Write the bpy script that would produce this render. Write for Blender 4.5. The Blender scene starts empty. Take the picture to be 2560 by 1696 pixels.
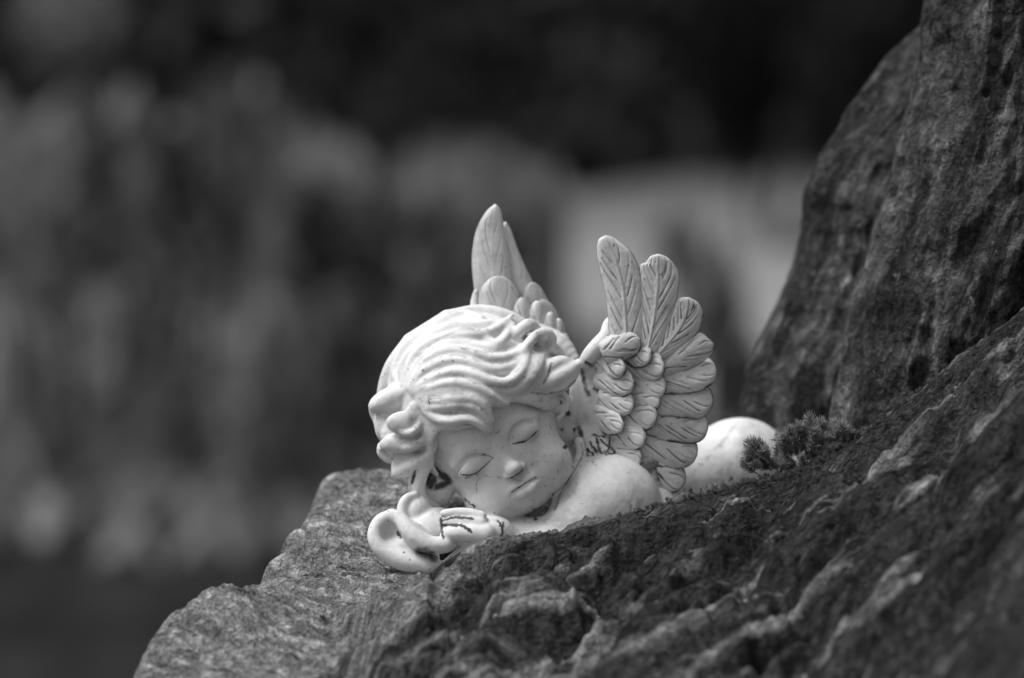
import bpy, math, random
import numpy as np

# ------------------------------------------------------------------ camera, sky, sun, exposure
rng = np.random.default_rng(7)
random.seed(7)
SC = bpy.context.scene
COL = SC.collection
PX = 0.315 / 2560.0              # metres per photo pixel at the reference distance
DREF = 1.38
DPX = DREF / PX
PITCH = math.radians(15.0)
CAM = np.array([0.0, 0.0, 1.15])
FWD = np.array([0.0, math.cos(PITCH), -math.sin(PITCH)])
UPV = np.array([0.0, math.sin(PITCH), math.cos(PITCH)])
RGT = np.array([1.0, 0.0, 0.0])

cd = bpy.data.cameras.new('camera')
cam = bpy.data.objects.new('camera', cd)
COL.objects.link(cam)
cam.location = CAM
cam.rotation_euler = (math.pi / 2 - PITCH, 0, 0)
cd.sensor_width = 24.0
cd.lens = 24.0 * DREF / 0.315
cd.clip_start = 0.05
cd.clip_end = 900
cd.dof.use_dof = True
cd.dof.focus_distance = DREF - 165 * PX
cd.dof.aperture_fstop = 4.5
cd.dof.aperture_blades = 9
SC.camera = cam

SUN_EL, SUN_AZ = math.radians(62), math.radians(-82)   # azimuth measured from +Y towards +X
w = bpy.data.worlds.new('World')
SC.world = w
w.use_nodes = True
nt = w.node_tree
nt.nodes.clear()
sky = nt.nodes.new('ShaderNodeTexSky')
sky.sky_type = 'NISHITA'
sky.sun_disc = False
sky.sun_elevation = SUN_EL
sky.sun_rotation = SUN_AZ
sky.air_density = 1.0
sky.dust_density = 4.0
bw = nt.nodes.new('ShaderNodeRGBToBW')                  # black-and-white photograph
bg = nt.nodes.new('ShaderNodeBackground')
bg.inputs[1].default_value = 0.09
ow = nt.nodes.new('ShaderNodeOutputWorld')
nt.links.new(sky.outputs[0], bw.inputs[0])
nt.links.new(bw.outputs[0], bg.inputs[0])
nt.links.new(bg.outputs[0], ow.inputs[0])

ld = bpy.data.lights.new('sun', 'SUN')
ld.energy = 1.5
ld.angle = math.radians(22)
sun = bpy.data.objects.new('sun', ld)
COL.objects.link(sun)
sdir = np.array([math.sin(SUN_AZ) * math.cos(SUN_EL), math.cos(SUN_AZ) * math.cos(SUN_EL), math.sin(SUN_EL)])
from mathutils import Vector
sun.rotation_euler = Vector(-sdir).to_track_quat('-Z', 'Y').to_euler()
sun.location = (0, 0, 4)

SC.view_settings.view_transform = 'Standard'
SC.view_settings.look = 'None'
SC.view_settings.gamma = 1
SC.view_settings.use_curve_mapping = False
SC.view_settings.exposure = 0.8
SC.cycles.use_denoising = True
SC.cycles.max_bounces = 6


# ------------------------------------------------------------------ helpers
def to_world(P):
    """camera-aligned px frame (x right, y away, z up; origin at the reference distance) -> world metres"""
    P = np.asarray(P, float)
    return CAM + PX * (P[..., 0:1] * RGT + (DPX + P[..., 1:2]) * FWD + P[..., 2:3] * UPV)


def Q(px, py, d=0.0):
    k = 1 + d / DPX
    return np.array([(px - 1280) * k, d, (848 - py) * k])


def proj(V):
    k = 1 + V[:, 1] / DPX
    return V[:, 0] / k + 1280, 848 - V[:, 2] / k


def BG(px, py, dist):
    k = dist / DREF
    return CAM + PX * k * ((px - 1280) * RGT + (848 - py) * UPV) + dist * FWD


def c1(x, y): return 900 + .245 * x, 740 + .245 * y
def c2(x, y): return 900 + .245 * x, 1060 + .245 * y


def smooth(a, b, x):
    t = np.clip((x - a) / (b - a), 0, 1)
    return t * t * (3 - 2 * t)


def _hash(ix, iy, iz, seed):
    h = (ix.astype(np.uint32) * np.uint32(374761393) + iy.astype(np.uint32) * np.uint32(668265263)
         + iz.astype(np.uint32) * np.uint32(2147483647) + np.uint32((seed * 974634777) & 0xffffffff))
    h = (h ^ (h >> np.uint32(13))) * np.uint32(1274126177)
    h = (h ^ (h >> np.uint32(16))) * np.uint32(2246822519)
    return ((h ^ (h >> np.uint32(15))) & np.uint32(0xffffff)).astype(np.float32) / 16777215.0


def vnoise(x, y, z=None, seed=0):
    x = np.asarray(x, np.float32); y = np.asarray(y, np.float32)
    z = np.zeros_like(x) if z is None else np.asarray(z, np.float32)
    i, j, k = np.floor(x).astype(np.int64), np.floor(y).astype(np.int64), np.floor(z).astype(np.int64)
    u, v, t = x - i, y - j, z - k
    u, v, t = u*u*u*(u*(6*u-15)+10), v*v*v*(v*(6*v-15)+10), t*t*t*(t*(6*t-15)+10)
    r = 0
    for a in (0, 1):
        for b in (0, 1):
            for c in (0, 1):
                wgt = (u if a else 1-u) * (v if b else 1-v) * (t if c else 1-t)
                r = r + wgt * _hash(i+a, j+b, k+c, seed)
    return r * 2 - 1


def fbm(x, y, z=None, oct=4, seed=0, gain=.5):
    s, a, f = 0, 1.0, 1.0
    for o in range(oct):
        s = s + a * vnoise(x*f, y*f, None if z is None else z*f, seed + o*17)
        a *= gain; f *= 2.03
    return s


def catmull(P, step):
    P = np.asarray(P, float)
    if len(P) < 3:
        n = max(2, int(np.linalg.norm(P[-1, :3]-P[0, :3]) / step) + 1)
        t = np.linspace(0, 1, n)[:, None]
        return P[0] * (1-t) + P[-1] * t
    E = np.vstack([2*P[0]-P[1], P, 2*P[-1]-P[-2]])
    out = []
    for i in range(1, len(E)-2):
        n = max(2, int(np.linalg.norm(E[i+1, :3]-E[i, :3]) / step) + 1)
        for t in np.linspace(0, 1, n, endpoint=False):
            p0, p1, p2, p3 = E[i-1], E[i], E[i+1], E[i+2]
            out.append(.5*((2*p1)+(-p0+p2)*t+(2*p0-5*p1+4*p2-p3)*t*t+(-p0+3*p1-3*p2+p3)*t**3))
    out.append(E[-2])
    return np.array(out)


# ------------------------------------------------------------------ mesh linking
def link_mesh(name, V, F, mat, parent=None, attrs=None, flat=False, base=None):
    """V world coords, F (n,4) or (n,3) int array or list of faces"""
    V = np.asarray(V, np.float64)
    if base is not None:
        V = V - np.asarray(base)
    me = bpy.data.meshes.new(name)
    if isinstance(F, np.ndarray):
        n, k = F.shape
        me.vertices.add(len(V)); me.vertices.foreach_set('co', V.astype(np.float32).ravel())
        me.loops.add(n*k); me.loops.foreach_set('vertex_index', F.astype(np.int32).ravel())
        me.polygons.add(n); me.polygons.foreach_set('loop_start', np.arange(0, n*k, k, dtype=np.int32))
        me.update(calc_edges=True)
        me.validate()
    else:
        me.from_pydata([tuple(v) for v in V], [], F)
    if not flat:
        me.polygons.foreach_set('use_smooth', np.ones(len(me.polygons), bool))
    for an, av in (attrs or {}).items():
        av = np.asarray(av, np.float32)
        if av.ndim == 1:
            at = me.attributes.new(an, 'FLOAT', 'POINT'); at.data.foreach_set('value', av)
        else:
            at = me.attributes.new(an, 'FLOAT_VECTOR', 'POINT'); at.data.foreach_set('vector', av.ravel())
    me.materials.append(mat)
    me.update()
    o = bpy.data.objects.new(name, me)
    COL.objects.link(o)
    if parent is not None:
        o.parent = parent
    return o


def tag(o, label=None, cat=None, group=None, kind=None):
    if label: o['label'] = label
    if cat: o['category'] = cat
    if group: o['group'] = group
    if kind: o['kind'] = kind
    return o


def empty(name, loc):
    o = bpy.data.objects.new(name, None)
    o.location = loc
    o.empty_display_size = .02
    COL.objects.link(o)
    return o


# ------------------------------------------------------------------ materials
def new_mat(name):
    m = bpy.data.materials.new(name); m.use_nodes = True
    n = m.node_tree.nodes; n.clear()
    out = n.new('ShaderNodeOutputMaterial'); b = n.new('ShaderNodeBsdfPrincipled')
    m.node_tree.links.new(b.outputs[0], out.inputs[0])
    return m, n, m.node_tree.links, b


def ramp(n, pts):
    r = n.new('ShaderNodeValToRGB')
    el = r.color_ramp.elements
    while len(el) < len(pts): el.new(.5)
    for e, (p, v) in zip(el, pts):
        e.position = p; e.color = (v, v, v, 1)
    return r


def mixf(n, l, fac, a, b, mode='MIX'):
    m = n.new('ShaderNodeMix'); m.data_type = 'RGBA'; m.blend_type = mode
    for sock, val in ((m.inputs[0], fac), (m.inputs[6], a), (m.inputs[7], b)):
        if hasattr(val, 'links'): l.new(val, sock)
        elif sock == m.inputs[0]: sock.default_value = val
        else: sock.default_value = (val, val, val, 1)
    return m.outputs[2]


def math_(n, l, op, a, b=None, clamp=False):
    m = n.new('ShaderNodeMath'); m.operation = op; m.use_clamp = clamp
    for i, v in enumerate((a, b)):
        if v is None: continue
        if hasattr(v, 'links'): l.new(v, m.inputs[i])
        else: m.inputs[i].default_value = v
    return m.outputs[0]


def resin_material():
    m, n, l, b = new_mat('aged_white_resin')
    geo = n.new('ShaderNodeNewGeometry')
    at = n.new('ShaderNodeAttribute'); at.attribute_name = 'dirt_shade'
    tn = n.new('ShaderNodeTexNoise'); tn.inputs['Scale'].default_value = 85; tn.inputs['Detail'].default_value = 8; tn.inputs['Roughness'].default_value = .68
    l.new(geo.outputs['Position'], tn.inputs['Vector'])
    tone = ramp(n, [(.30, .40), (.42, .62), (.56, .73), (.8, .78)])
    l.new(tn.outputs[0], tone.inputs[0])
    # fine specks of dirt, gathered in patches
    sp = n.new('ShaderNodeTexNoise'); sp.inputs['Scale'].default_value = 820; sp.inputs['Detail'].default_value = 2.5
    l.new(geo.outputs['Position'], sp.inputs['Vector'])
    big = n.new('ShaderNodeTexNoise'); big.inputs['Scale'].default_value = 45; big.inputs['Detail'].default_value = 3
    l.new(geo.outputs['Position'], big.inputs['Vector'])
    spk = math_(n, l, 'MULTIPLY', sp.outputs[0], math_(n, l, 'ADD', math_(n, l, 'MULTIPLY', big.outputs[0], .5), .75))
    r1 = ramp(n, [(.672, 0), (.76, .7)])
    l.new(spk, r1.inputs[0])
    # grime and painted shade attribute, broken up by noise
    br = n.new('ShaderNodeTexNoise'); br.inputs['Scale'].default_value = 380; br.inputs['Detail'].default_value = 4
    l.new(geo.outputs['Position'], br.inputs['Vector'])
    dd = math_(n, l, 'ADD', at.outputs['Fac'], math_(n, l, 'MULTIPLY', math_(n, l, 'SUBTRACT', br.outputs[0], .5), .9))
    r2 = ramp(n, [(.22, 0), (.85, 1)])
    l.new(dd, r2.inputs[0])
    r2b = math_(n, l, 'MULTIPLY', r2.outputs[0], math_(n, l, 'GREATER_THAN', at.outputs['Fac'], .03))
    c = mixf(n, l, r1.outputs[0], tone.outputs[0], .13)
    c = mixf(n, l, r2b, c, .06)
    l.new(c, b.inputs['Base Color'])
    rr = n.new('ShaderNodeMapRange'); rr.inputs[3].default_value = .55; rr.inputs[4].default_value = .8
    l.new(tn.outputs[0], rr.inputs[0]); l.new(rr.outputs[0], b.inputs['Roughness'])
    b.inputs['Subsurface Weight'].default_value = .25
    b.inputs['Subsurface Radius'].default_value = (1, 1, 1)
    b.inputs['Subsurface Scale'].default_value = .0016
    b.inputs['Specular IOR Level'].default_value = .3
    bp = n.new('ShaderNodeBump'); bp.inputs['Strength'].default_value = .55; bp.inputs['Distance'].default_value = .0006
    l.new(br.outputs[0], bp.inputs['Height']); l.new(bp.outputs[0], b.inputs['Normal'])
    return m


def rock_material(name, moss, stone, pale, bare_attr=True):
    """layered stone: fibres and cracks along the 'flow' attribute, dark moss patches, pale lichen"""
    m, n, l, b = new_mat(name)
    at = n.new('ShaderNodeAttribute'); at.attribute_name = 'flow'
    geo = n.new('ShaderNodeNewGeometry')
    def noise(vec, scale, det, sc=(1, 1, 1), dist=0, rough=.55):
        mp = n.new('ShaderNodeMapping'); mp.inputs['Scale'].default_value = sc
        l.new(vec, mp.inputs['Vector'])
        t = n.new('ShaderNodeTexNoise'); t.inputs['Scale'].default_value = scale; t.inputs['Detail'].default_value = det
        t.inputs['Distortion'].default_value = dist; t.inputs['Roughness'].default_value = rough
        l.new(mp.outputs[0], t.inputs['Vector']); return t.outputs[0]
    def rmp(v, pts):
        r = ramp(n, pts); l.new(v, r.inputs[0]); return r.outputs[0]
    fl = at.outputs['Vector']; pos = geo.outputs['Position']
    big = noise(fl, 1.0, 8, (.20, 1.2, 1.2), .7, .6)
    streak = noise(fl, 1.0, 8, (.9, 3.2, 3.2), .7, .68)
    fine = noise(fl, 1.0, 6, (4.5, 15, 15), .6, .72)
    patch = noise(pos, 34, 7, rough=.65)
    grit = noise(pos, 1100, 3)
    pits = noise(pos, 230, 5, rough=.7)
    # bare stone, tone varying in streaks
    c = rmp(streak, [(.36, stone*.45), (.5, stone), (.64, pale)])
    # moss
    mk = math_(n, l, 'ADD', math_(n, l, 'MULTIPLY', big, .75), math_(n, l, 'MULTIPLY', patch, .25))
    if bare_attr:
        ap = n.new('ShaderNodeAttribute'); ap.attribute_name = 'bare'
        mk = math_(n, l, 'SUBTRACT', mk, math_(n, l, 'MULTIPLY', ap.outputs['Fac'], .19))
    mossf = rmp(mk, [(.43, 0), (.53, .93)])
    mc = mixf(n, l, 1.0, rmp(fine, [(.35, moss*.55), (.65, moss*1.5)]), rmp(patch, [(.38, .45), (.5, 1.0), (.64, 1.9)]), 'MULTIPLY')
    c = mixf(n, l, mossf, c, mc)
    # fibres, grit
    c = mixf(n, l, 1.0, c, rmp(fine, [(.34, .55), (.5, .95), (.66, 1.4)]), 'MULTIPLY')
    c = mixf(n, l, 1.0, c, rmp(grit, [(.33, .55), (.6, 1.1)]), 'MULTIPLY')
    c = mixf(n, l, 1.0, c, rmp(pits, [(.32, .55), (.44, .97), (.66, 1.12)]), 'MULTIPLY')
    # lichen
    li = noise(pos, 95, 5, rough=.7)
    c = mixf(n, l, rmp(li, [(.65, 0), (.69, .6)]), c, .36)
    # dark cracks along the grain
    cr = noise(fl, 1.0, 5, (1.1, 8, 8), 1.4, .62)
    crk = rmp(cr, [(.33, .12), (.41, 1.0)])
    c = mixf(n, l, 1.0, c, crk, 'MULTIPLY')
    l.new(c, b.inputs['Base Color'])
    rr = n.new('ShaderNodeMapRange'); rr.inputs[3].default_value = .42; rr.inputs[4].default_value = .85
    l.new(mossf, rr.inputs[0]); l.new(rr.outputs[0], b.inputs['Roughness'])
    sq = n.new('ShaderNodeMapRange'); sq.inputs[3].default_value = .4; sq.inputs[4].default_value = .08
    l.new(mossf, sq.inputs[0]); l.new(sq.outputs[0], b.inputs['Specular IOR Level'])
    h = math_(n, l, 'ADD', math_(n, l, 'MULTIPLY', fine, .8), math_(n, l, 'MULTIPLY', grit, .3))
    h = math_(n, l, 'ADD', h, math_(n, l, 'MULTIPLY', crk, .6))
    h = math_(n, l, 'ADD', h, math_(n, l, 'MULTIPLY', streak, .8))
    h = math_(n, l, 'ADD', h, math_(n, l, 'MULTIPLY', rmp(pits, [(.36, 0), (.55, 1)]), 1.1))
    bp = n.new('ShaderNodeBump'); bp.inputs['Strength'].default_value = 1.0; bp.inputs['Distance'].default_value = .0017
    l.new(h, bp.inputs['Height']); l.new(bp.outputs[0], b.inputs['Normal'])
    return m


def plain_material(name, a, bcol, scale=8.0, rough=.7, bump=0.0, spec=.5, trans=0):
    m, n, l, b = new_mat(name)
    geo = n.new('ShaderNodeNewGeometry')
    t = n.new('ShaderNodeTexNoise'); t.inputs['Scale'].default_value = scale; t.inputs['Detail'].default_value = 6
    l.new(geo.outputs['Position'], t.inputs['Vector'])
    r = ramp(n, [(.35, a), (.65, bcol)])
    l.new(t.outputs[0], r.inputs[0]); l.new(r.outputs[0], b.inputs['Base Color'])
    b.inputs['Roughness'].default_value = rough
    b.inputs['Specular IOR Level'].default_value = spec
    if trans:                                      # thin leaves let light through
        tr = n.new('ShaderNodeBsdfTranslucent'); mx = n.new('ShaderNodeMixShader'); mx.inputs[0].default_value = trans
        l.new(r.outputs[0], tr.inputs[0]); l.new(b.outputs[0], mx.inputs[1]); l.new(tr.outputs[0], mx.inputs[2])
        l.new(mx.outputs[0], [q for q in n if q.type == 'OUTPUT_MATERIAL'][0].inputs[0])
    if bump:
        bp = n.new('ShaderNodeBump'); bp.inputs['Distance'].default_value = bump
        l.new(t.outputs[0], bp.inputs['Height']); l.new(bp.outputs[0], b.inputs['Normal'])
    return m


M_RESIN = resin_material()
M_LEDGE = rock_material('weathered_ledge_stone', .028, .32, .56)
M_BOULDER = rock_material('dark_wet_boulder_stone', .032, .10, .29, False)
M_SOIL = plain_material('dark_soil', .008, .022, 14, .9, .01, .1)
M_GRAVEL = plain_material('pale_gravel', .20, .30, 60, .9, .01)
M_MOSS = plain_material('moss', .17, .40, 300, .6, 0, .4, .4)
M_CREEP = plain_material('creeping_moss', .07, .2, 300, .7, 0, .3, .3)
M_STEM = plain_material('stem', .03, .06, 60, .8)


# ------------------------------------------------------------------ signed distance sculpting
class Field:
    def __init__(self, lo, hi, h):
        self.lo = np.asarray(lo, float); self.h = h
        self.n = np.ceil((np.asarray(hi) - self.lo) / h).astype(int) + 1
        self.ax = [(self.lo[i] + h*np.arange(self.n[i])).astype(np.float32) for i in range(3)]
        self.d = np.full(self.n, 60.0, np.float32)

    def win(self, lo, hi):
        s = []
        for i in range(3):
            a = int(max(0, math.floor((lo[i]-self.lo[i])/self.h))); b = int(min(self.n[i], math.ceil((hi[i]-self.lo[i])/self.h)+1))
            if b - a < 1: return None
            s.append(slice(a, b))
        g = np.meshgrid(self.ax[0][s[0]], self.ax[1][s[1]], self.ax[2][s[2]], indexing='ij', sparse=True)
        return tuple(s), g

    def comb(self, s, nd, k, op):
        a = self.d[s]
        if op == 'add':
            if k <= 0: self.d[s] = np.minimum(a, nd); return
            h = np.clip(.5 + .5*(a-nd)/k, 0, 1)
            self.d[s] = a*(1-h) + nd*h - k*h*(1-h)
        else:                                   # subtract
            nd = -nd
            if k <= 0: self.d[s] = np.maximum(a, nd); return
            h = np.clip(.5 - .5*(a-nd)/k, 0, 1)
            self.d[s] = a*(1-h) + nd*h + k*h*(1-h)

    def ell(self, c, r, B=None, k=10, op='add'):
        """ellipsoid, centre c (px frame), radii r along the rows of B"""
        c = np.asarray(c, float); r = np.asarray(r, float)
        B = np.eye(3) if B is None else np.asarray(B)
        R = r.max() + k + 3*self.h
        w_ = self.win(c - R, c + R)
        if w_ is None: return self
        s, (x, y, z) = w_
        x, y, z = x-c[0], y-c[1], z-c[2]
        q0 = q1 = 0
        for i in range(3):
            p = x*B[i][0] + y*B[i][1] + z*B[i][2]
            q0 = q0 + (p/r[i])**2; q1 = q1 + (p/r[i]**2)**2
        k0 = np.sqrt(q0); k1 = np.sqrt(q1) + 1e-9
        self.comb(s, (k0*(k0-1)/k1).astype(np.float32), k, op)
        return self

    def chain(self, P, k=6, op='add', step=9, kin=0):
        """swept tube along a smooth curve; P rows are x, y, z, radius"""
        P = catmull(P, step)
        pad = P[:, 3].max() + k + 3*self.h
        w_ = self.win(P[:, :3].min(0)-pad, P[:, :3].max(0)+pad)
        if w_ is None: return self
        s, _ = w_
        off = np.array([q.start for q in s])
        T = np.full([q.stop-q.start for q in s], 60.0, np.float32)
        for i in range(len(P)-1):
            a, b = P[i], P[i+1]
            lo = np.minimum(a[:3], b[:3]) - pad; hi = np.maximum(a[:3], b[:3]) + pad
            w2 = self.win(lo, hi)
            if w2 is None: continue
            s2, (x, y, z) = w2
            ls = tuple(slice(q.start-o, q.stop-o) for q, o in zip(s2, off))
            ls = tuple(slice(max(0, q.start), q.stop) for q in ls)
            ba = b[:3]-a[:3]; L2 = max(ba @ ba, 1e-6)
            X, Y, Z = x-a[0], y-a[1], z-a[2]
            t = np.clip((X*ba[0]+Y*ba[1]+Z*ba[2])/L2, 0, 1)
            dd = np.sqrt((X-t*ba[0])**2+(Y-t*ba[1])**2+(Z-t*ba[2])**2) - (a[3]+(b[3]-a[3])*t)
            T[ls] = np.minimum(T[ls], dd)
        self.comb(s, T, k, op)
        return self

    def mesh(self):
        d = self.d
        for i in range(3):
            sl = [slice(None)]*3
            for e in (0, -1):
                sl[i] = e; d[tuple(sl)] = np.maximum(d[tuple(sl)], .5)
        s = d < 0
        nx, ny, nz = d.shape
        c = np.zeros((nx-1, ny-1, nz-1), np.int8)
        for a in (0, 1):
            for b in (0, 1):
                for e in (0, 1):
                    c += s[a:nx-1+a, b:ny-1+b, e:nz-1+e]
        act = (c > 0) & (c < 8)
        idx = np.argwhere(act)
        ids = np.full(act.shape, -1, np.int32); ids[act] = np.arange(len(idx))
        acc = np.zeros((len(idx), 3)); cnt = np.zeros(len(idx))
        cor = [np.array(q) for q in np.ndindex(2, 2, 2)]
        vals = {tuple(q): d[idx[:, 0]+q[0], idx[:, 1]+q[1], idx[:, 2]+q[2]] for q in cor}
        for ax in range(3):
            for q in cor:
                if q[ax]: continue
                p = q.copy(); p[ax] = 1
                da, db = vals[tuple(q)], vals[tuple(p)]
                m = (da < 0) != (db < 0)
                t = np.where(m, da/np.where(m, da-db, 1), 0)
                pos = np.repeat(q[None].astype(float), len(idx), 0); pos[:, ax] += t
                acc += pos*m[:, None]; cnt += m
        V = self.lo + self.h*(idx + acc/np.maximum(cnt, 1)[:, None])
        Fs = []
        for ax in range(3):
            u, v = (ax+1) % 3, (ax+2) % 3
            sa = [slice(None)]*3; sb = [slice(None)]*3
            sa[ax] = slice(0, -1); sb[ax] = slice(1, None)
            e = s[tuple(sa)] != s[tuple(sb)]
            I = np.argwhere(e)
            ok = (I[:, u] >= 1) & (I[:, v] >= 1) & (I[:, u] <= d.shape[u]-2) & (I[:, v] <= d.shape[v]-2)
            I = I[ok]
            ins = s[I[:, 0], I[:, 1], I[:, 2]]
            q = []
            for du, dv in ((1, 1), (0, 1), (0, 0), (1, 0)):
                J = I.copy(); J[:, u] -= du; J[:, v] -= dv
                q.append(ids[J[:, 0], J[:, 1], J[:, 2]])
            q = np.stack(q, 1)
            q[~ins] = q[~ins][:, ::-1]
            Fs.append(q)
        return V, np.vstack(Fs)


def polyline_dirt_shade(V, lines, jitter=2.0):
    """dirt amount 0..1 near drawn lines, for grime and painted shade; each line = (points px, width, strength, max depth)"""
    px, py = proj(V)
    jx = jitter*fbm(px/7, py/7, V[:, 1]/7, 2, 3)
    D = np.zeros(len(V))
    for pts, wd, st, ymax in lines:
        P = np.asarray(pts, float)
        if len(P) == 1: P = np.vstack([P, P+.01])
        else: P = catmull(np.hstack([P, np.zeros((len(P), 1))]), 6)[:, :2]
        lo, hi = P.min(0)-3*wd-4, P.max(0)+3*wd+4
        sel = np.where((px > lo[0]) & (px < hi[0]) & (py > lo[1]) & (py < hi[1]) & (V[:, 1] < ymax))[0]
        if not len(sel): continue
        best = np.full(len(sel), 1e9)
        for a, b in zip(P[:-1], P[1:]):
            ba = b-a; L2 = max(ba@ba, 1e-6)
            X, Y = px[sel]-a[0]+jx[sel], py[sel]-a[1]-jx[sel]
            t = np.clip((X*ba[0]+Y*ba[1])/L2, 0, 1)
            best = np.minimum(best, np.hypot(X-t*ba[0], Y-t*ba[1]))
        D[sel] = np.maximum(D[sel], st*np.clip(1.25-best/wd, 0, 1))
    return D


# ------------------------------------------------------------------ ground and background setting
def sheet(name, pts, z, mat):
    V = [(x, y, z) for x, y in pts]
    o = link_mesh(name, V, [list(range(len(V)))], mat, flat=True)
    return tag(o, kind='structure')


sheet('ground', [(-400, -400), (400, -400), (400, 400), (-400, 400)], 0.0, M_SOIL)
pa = BG(1340, 455, 1); 
def ground_pt(px, py):
    v = BG(px, py, 1.0) - CAM
    t = -CAM[2]/v[2]
    p = CAM + v*t
    return p[0], p[1]
path_pts = [ground_pt(1100, 1100), ground_pt(2560, 1100), ground_pt(3600, 900), ground_pt(3600, 380), ground_pt(2150, 395),
            ground_pt(1720, 445), ground_pt(1400, 500), ground_pt(1120, 700)]
sheet('gravel_path', path_pts, .004, M_GRAVEL)

# ------------------------------------------------------------------ the rock ledge (height field in the camera-aligned px frame)
RID_X = [850, 940, 1000, 1060, 1110, 1160, 1230, 1300, 1400, 1450, 1560, 1640, 1720, 1800, 1870, 1960, 2000, 2060, 2140, 2200, 2300, 2400, 2480, 2560, 2800, 3200]
RID_P = [1492, 1480, 1470, 1440, 1410, 1375, 1345, 1340, 1322, 1306, 1282, 1266, 1238, 1216, 1200, 1188, 1165, 1122, 1082, 1045, 975, 890, 830, 760, 560, 300]


def ridge_py(x): return np.interp(x, RID_X, RID_P)
def ridge_y(x): return np.interp(x, [850, 1100, 1300, 1700, 2100, 2560, 2800], [-360, -300, -240, -195, -185, -150, -130])
def base_z(y): return -566 + .40*(y+150)


def ledge_height(X, Y):
    k = 1 + Y/DPX
    xp = X/k + 1280
    yr = ridge_y(xp)
    zr = (848 - ridge_py(xp))*(1 + yr/DPX)
    zb = base_z(Y)
    zb = zb + 62*np.exp(-((xp-560)/190)**2-((Y+420)/130)**2)       # near lump on the left
    zb = zb - 34*np.exp(-((xp-720)/120)**2-((Y+170)/70)**2)        # dip behind it
    sl = np.interp(xp, [850, 1200, 1700, 2560], [.42, .48, .52, .56])
    dy = Y - yr
    rnd = 16*np.exp(-(dy/40)**2)
    hr = zr - np.where(dy < 0, -dy*sl, dy*1.5) - rnd + 16
    wgt = smooth(830, 960, xp)
    hr = hr*wgt + (zb-60)*(1-wgt)
    kk = 14.0
    h = np.clip(.5+.5*(hr-zb)/kk, 0, 1)
    Z = zb*(1-h) + hr*h + kk*h*(1-h)
    # left edge of the stone
    xl = np.interp(Y, [-1500, -900, -700, -560, -470, -380, -290, -240, -105, 20, 120, 245, 400, 480],
                   [250, 300, 330, 350, 400, 500, 610, 640, 670, 705, 745, 775, 812, 840])
    xl = xl + 12*fbm(Y/60, Y*0+3.3, None, 3, 5)
    e = (xl - xp)
    Z = Z - 2.6*16*np.log1p(np.exp(np.clip(e/16, -20, 20))) - np.clip(e, 0, None)*1.2
    # far end of the stone
    ye = np.interp(xp, [700, 1000, 1300, 1800, 2600], [455, 470, 540, 600, 800])
    e2 = Y - ye
    Z = Z - 2.2*22*np.log1p(np.exp(np.clip(e2/22, -20, 20)))
    # relief
    front = smooth(20, -60, dy)*wgt
    a = xp + .25*Y; b = dy - .34*xp
    wob = 34*fbm(a/330, b/330, None, 2, 31)
    n1 = np.abs(fbm(a/390, (b+wob)/125, None, 2, 11))          # long rounded swells with sharp furrows between
    n2 = np.abs(fbm(a/240, (b+wob)/52, None, 3, 12))
    deep = smooth(0, -150, dy)
    Z = Z + front*((135+60*smooth(-200, -900, dy))*(np.minimum(n1, .55)-.3)*deep + (5+40*deep)*(np.minimum(n2, .5)-.25))
    br = fbm(xp/58, Y/75, None, 4, 41, .55)                       # broken, crumbling patches
    Z = Z + front*(4+20*deep)*np.minimum(br, .25)
    hol = 0
    for hx, hy, rx, ry, dp in ((1480, -330, 110, 40, 34), (1300, -480, 120, 50, 30), (960, -560, 70, 50, 42), (1900, -700, 150, 60, 40), (2050, -950, 90, 50, 55),
                               (1640, -520, 160, 45, 26), (2230, -480, 180, 50, 36)):
        hol = hol + dp*np.exp(-((xp-hx)/rx)**2-((Y-hy)/ry)**2)
    Z = Z - hol
    lw = 1-front
    g1 = fbm(xp/120, (Y+.35*xp)/40, None, 4, 21)
    g2 = 1-np.abs(fbm(xp/46, (Y+.45*xp)/13, None, 3, 22))
    Z = Z + lw*(12*g1 + 14*(g2-.75)) + (1.4+1.2*lw)*fbm(a/26, (b*front+(Y+.45*xp)*(1-front))/8, None, 3, 23)
    return Z, a*wgt + xp*(1-wgt), (b+wob*.5)*front + (Y+.45*xp)*(1-front)


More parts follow.
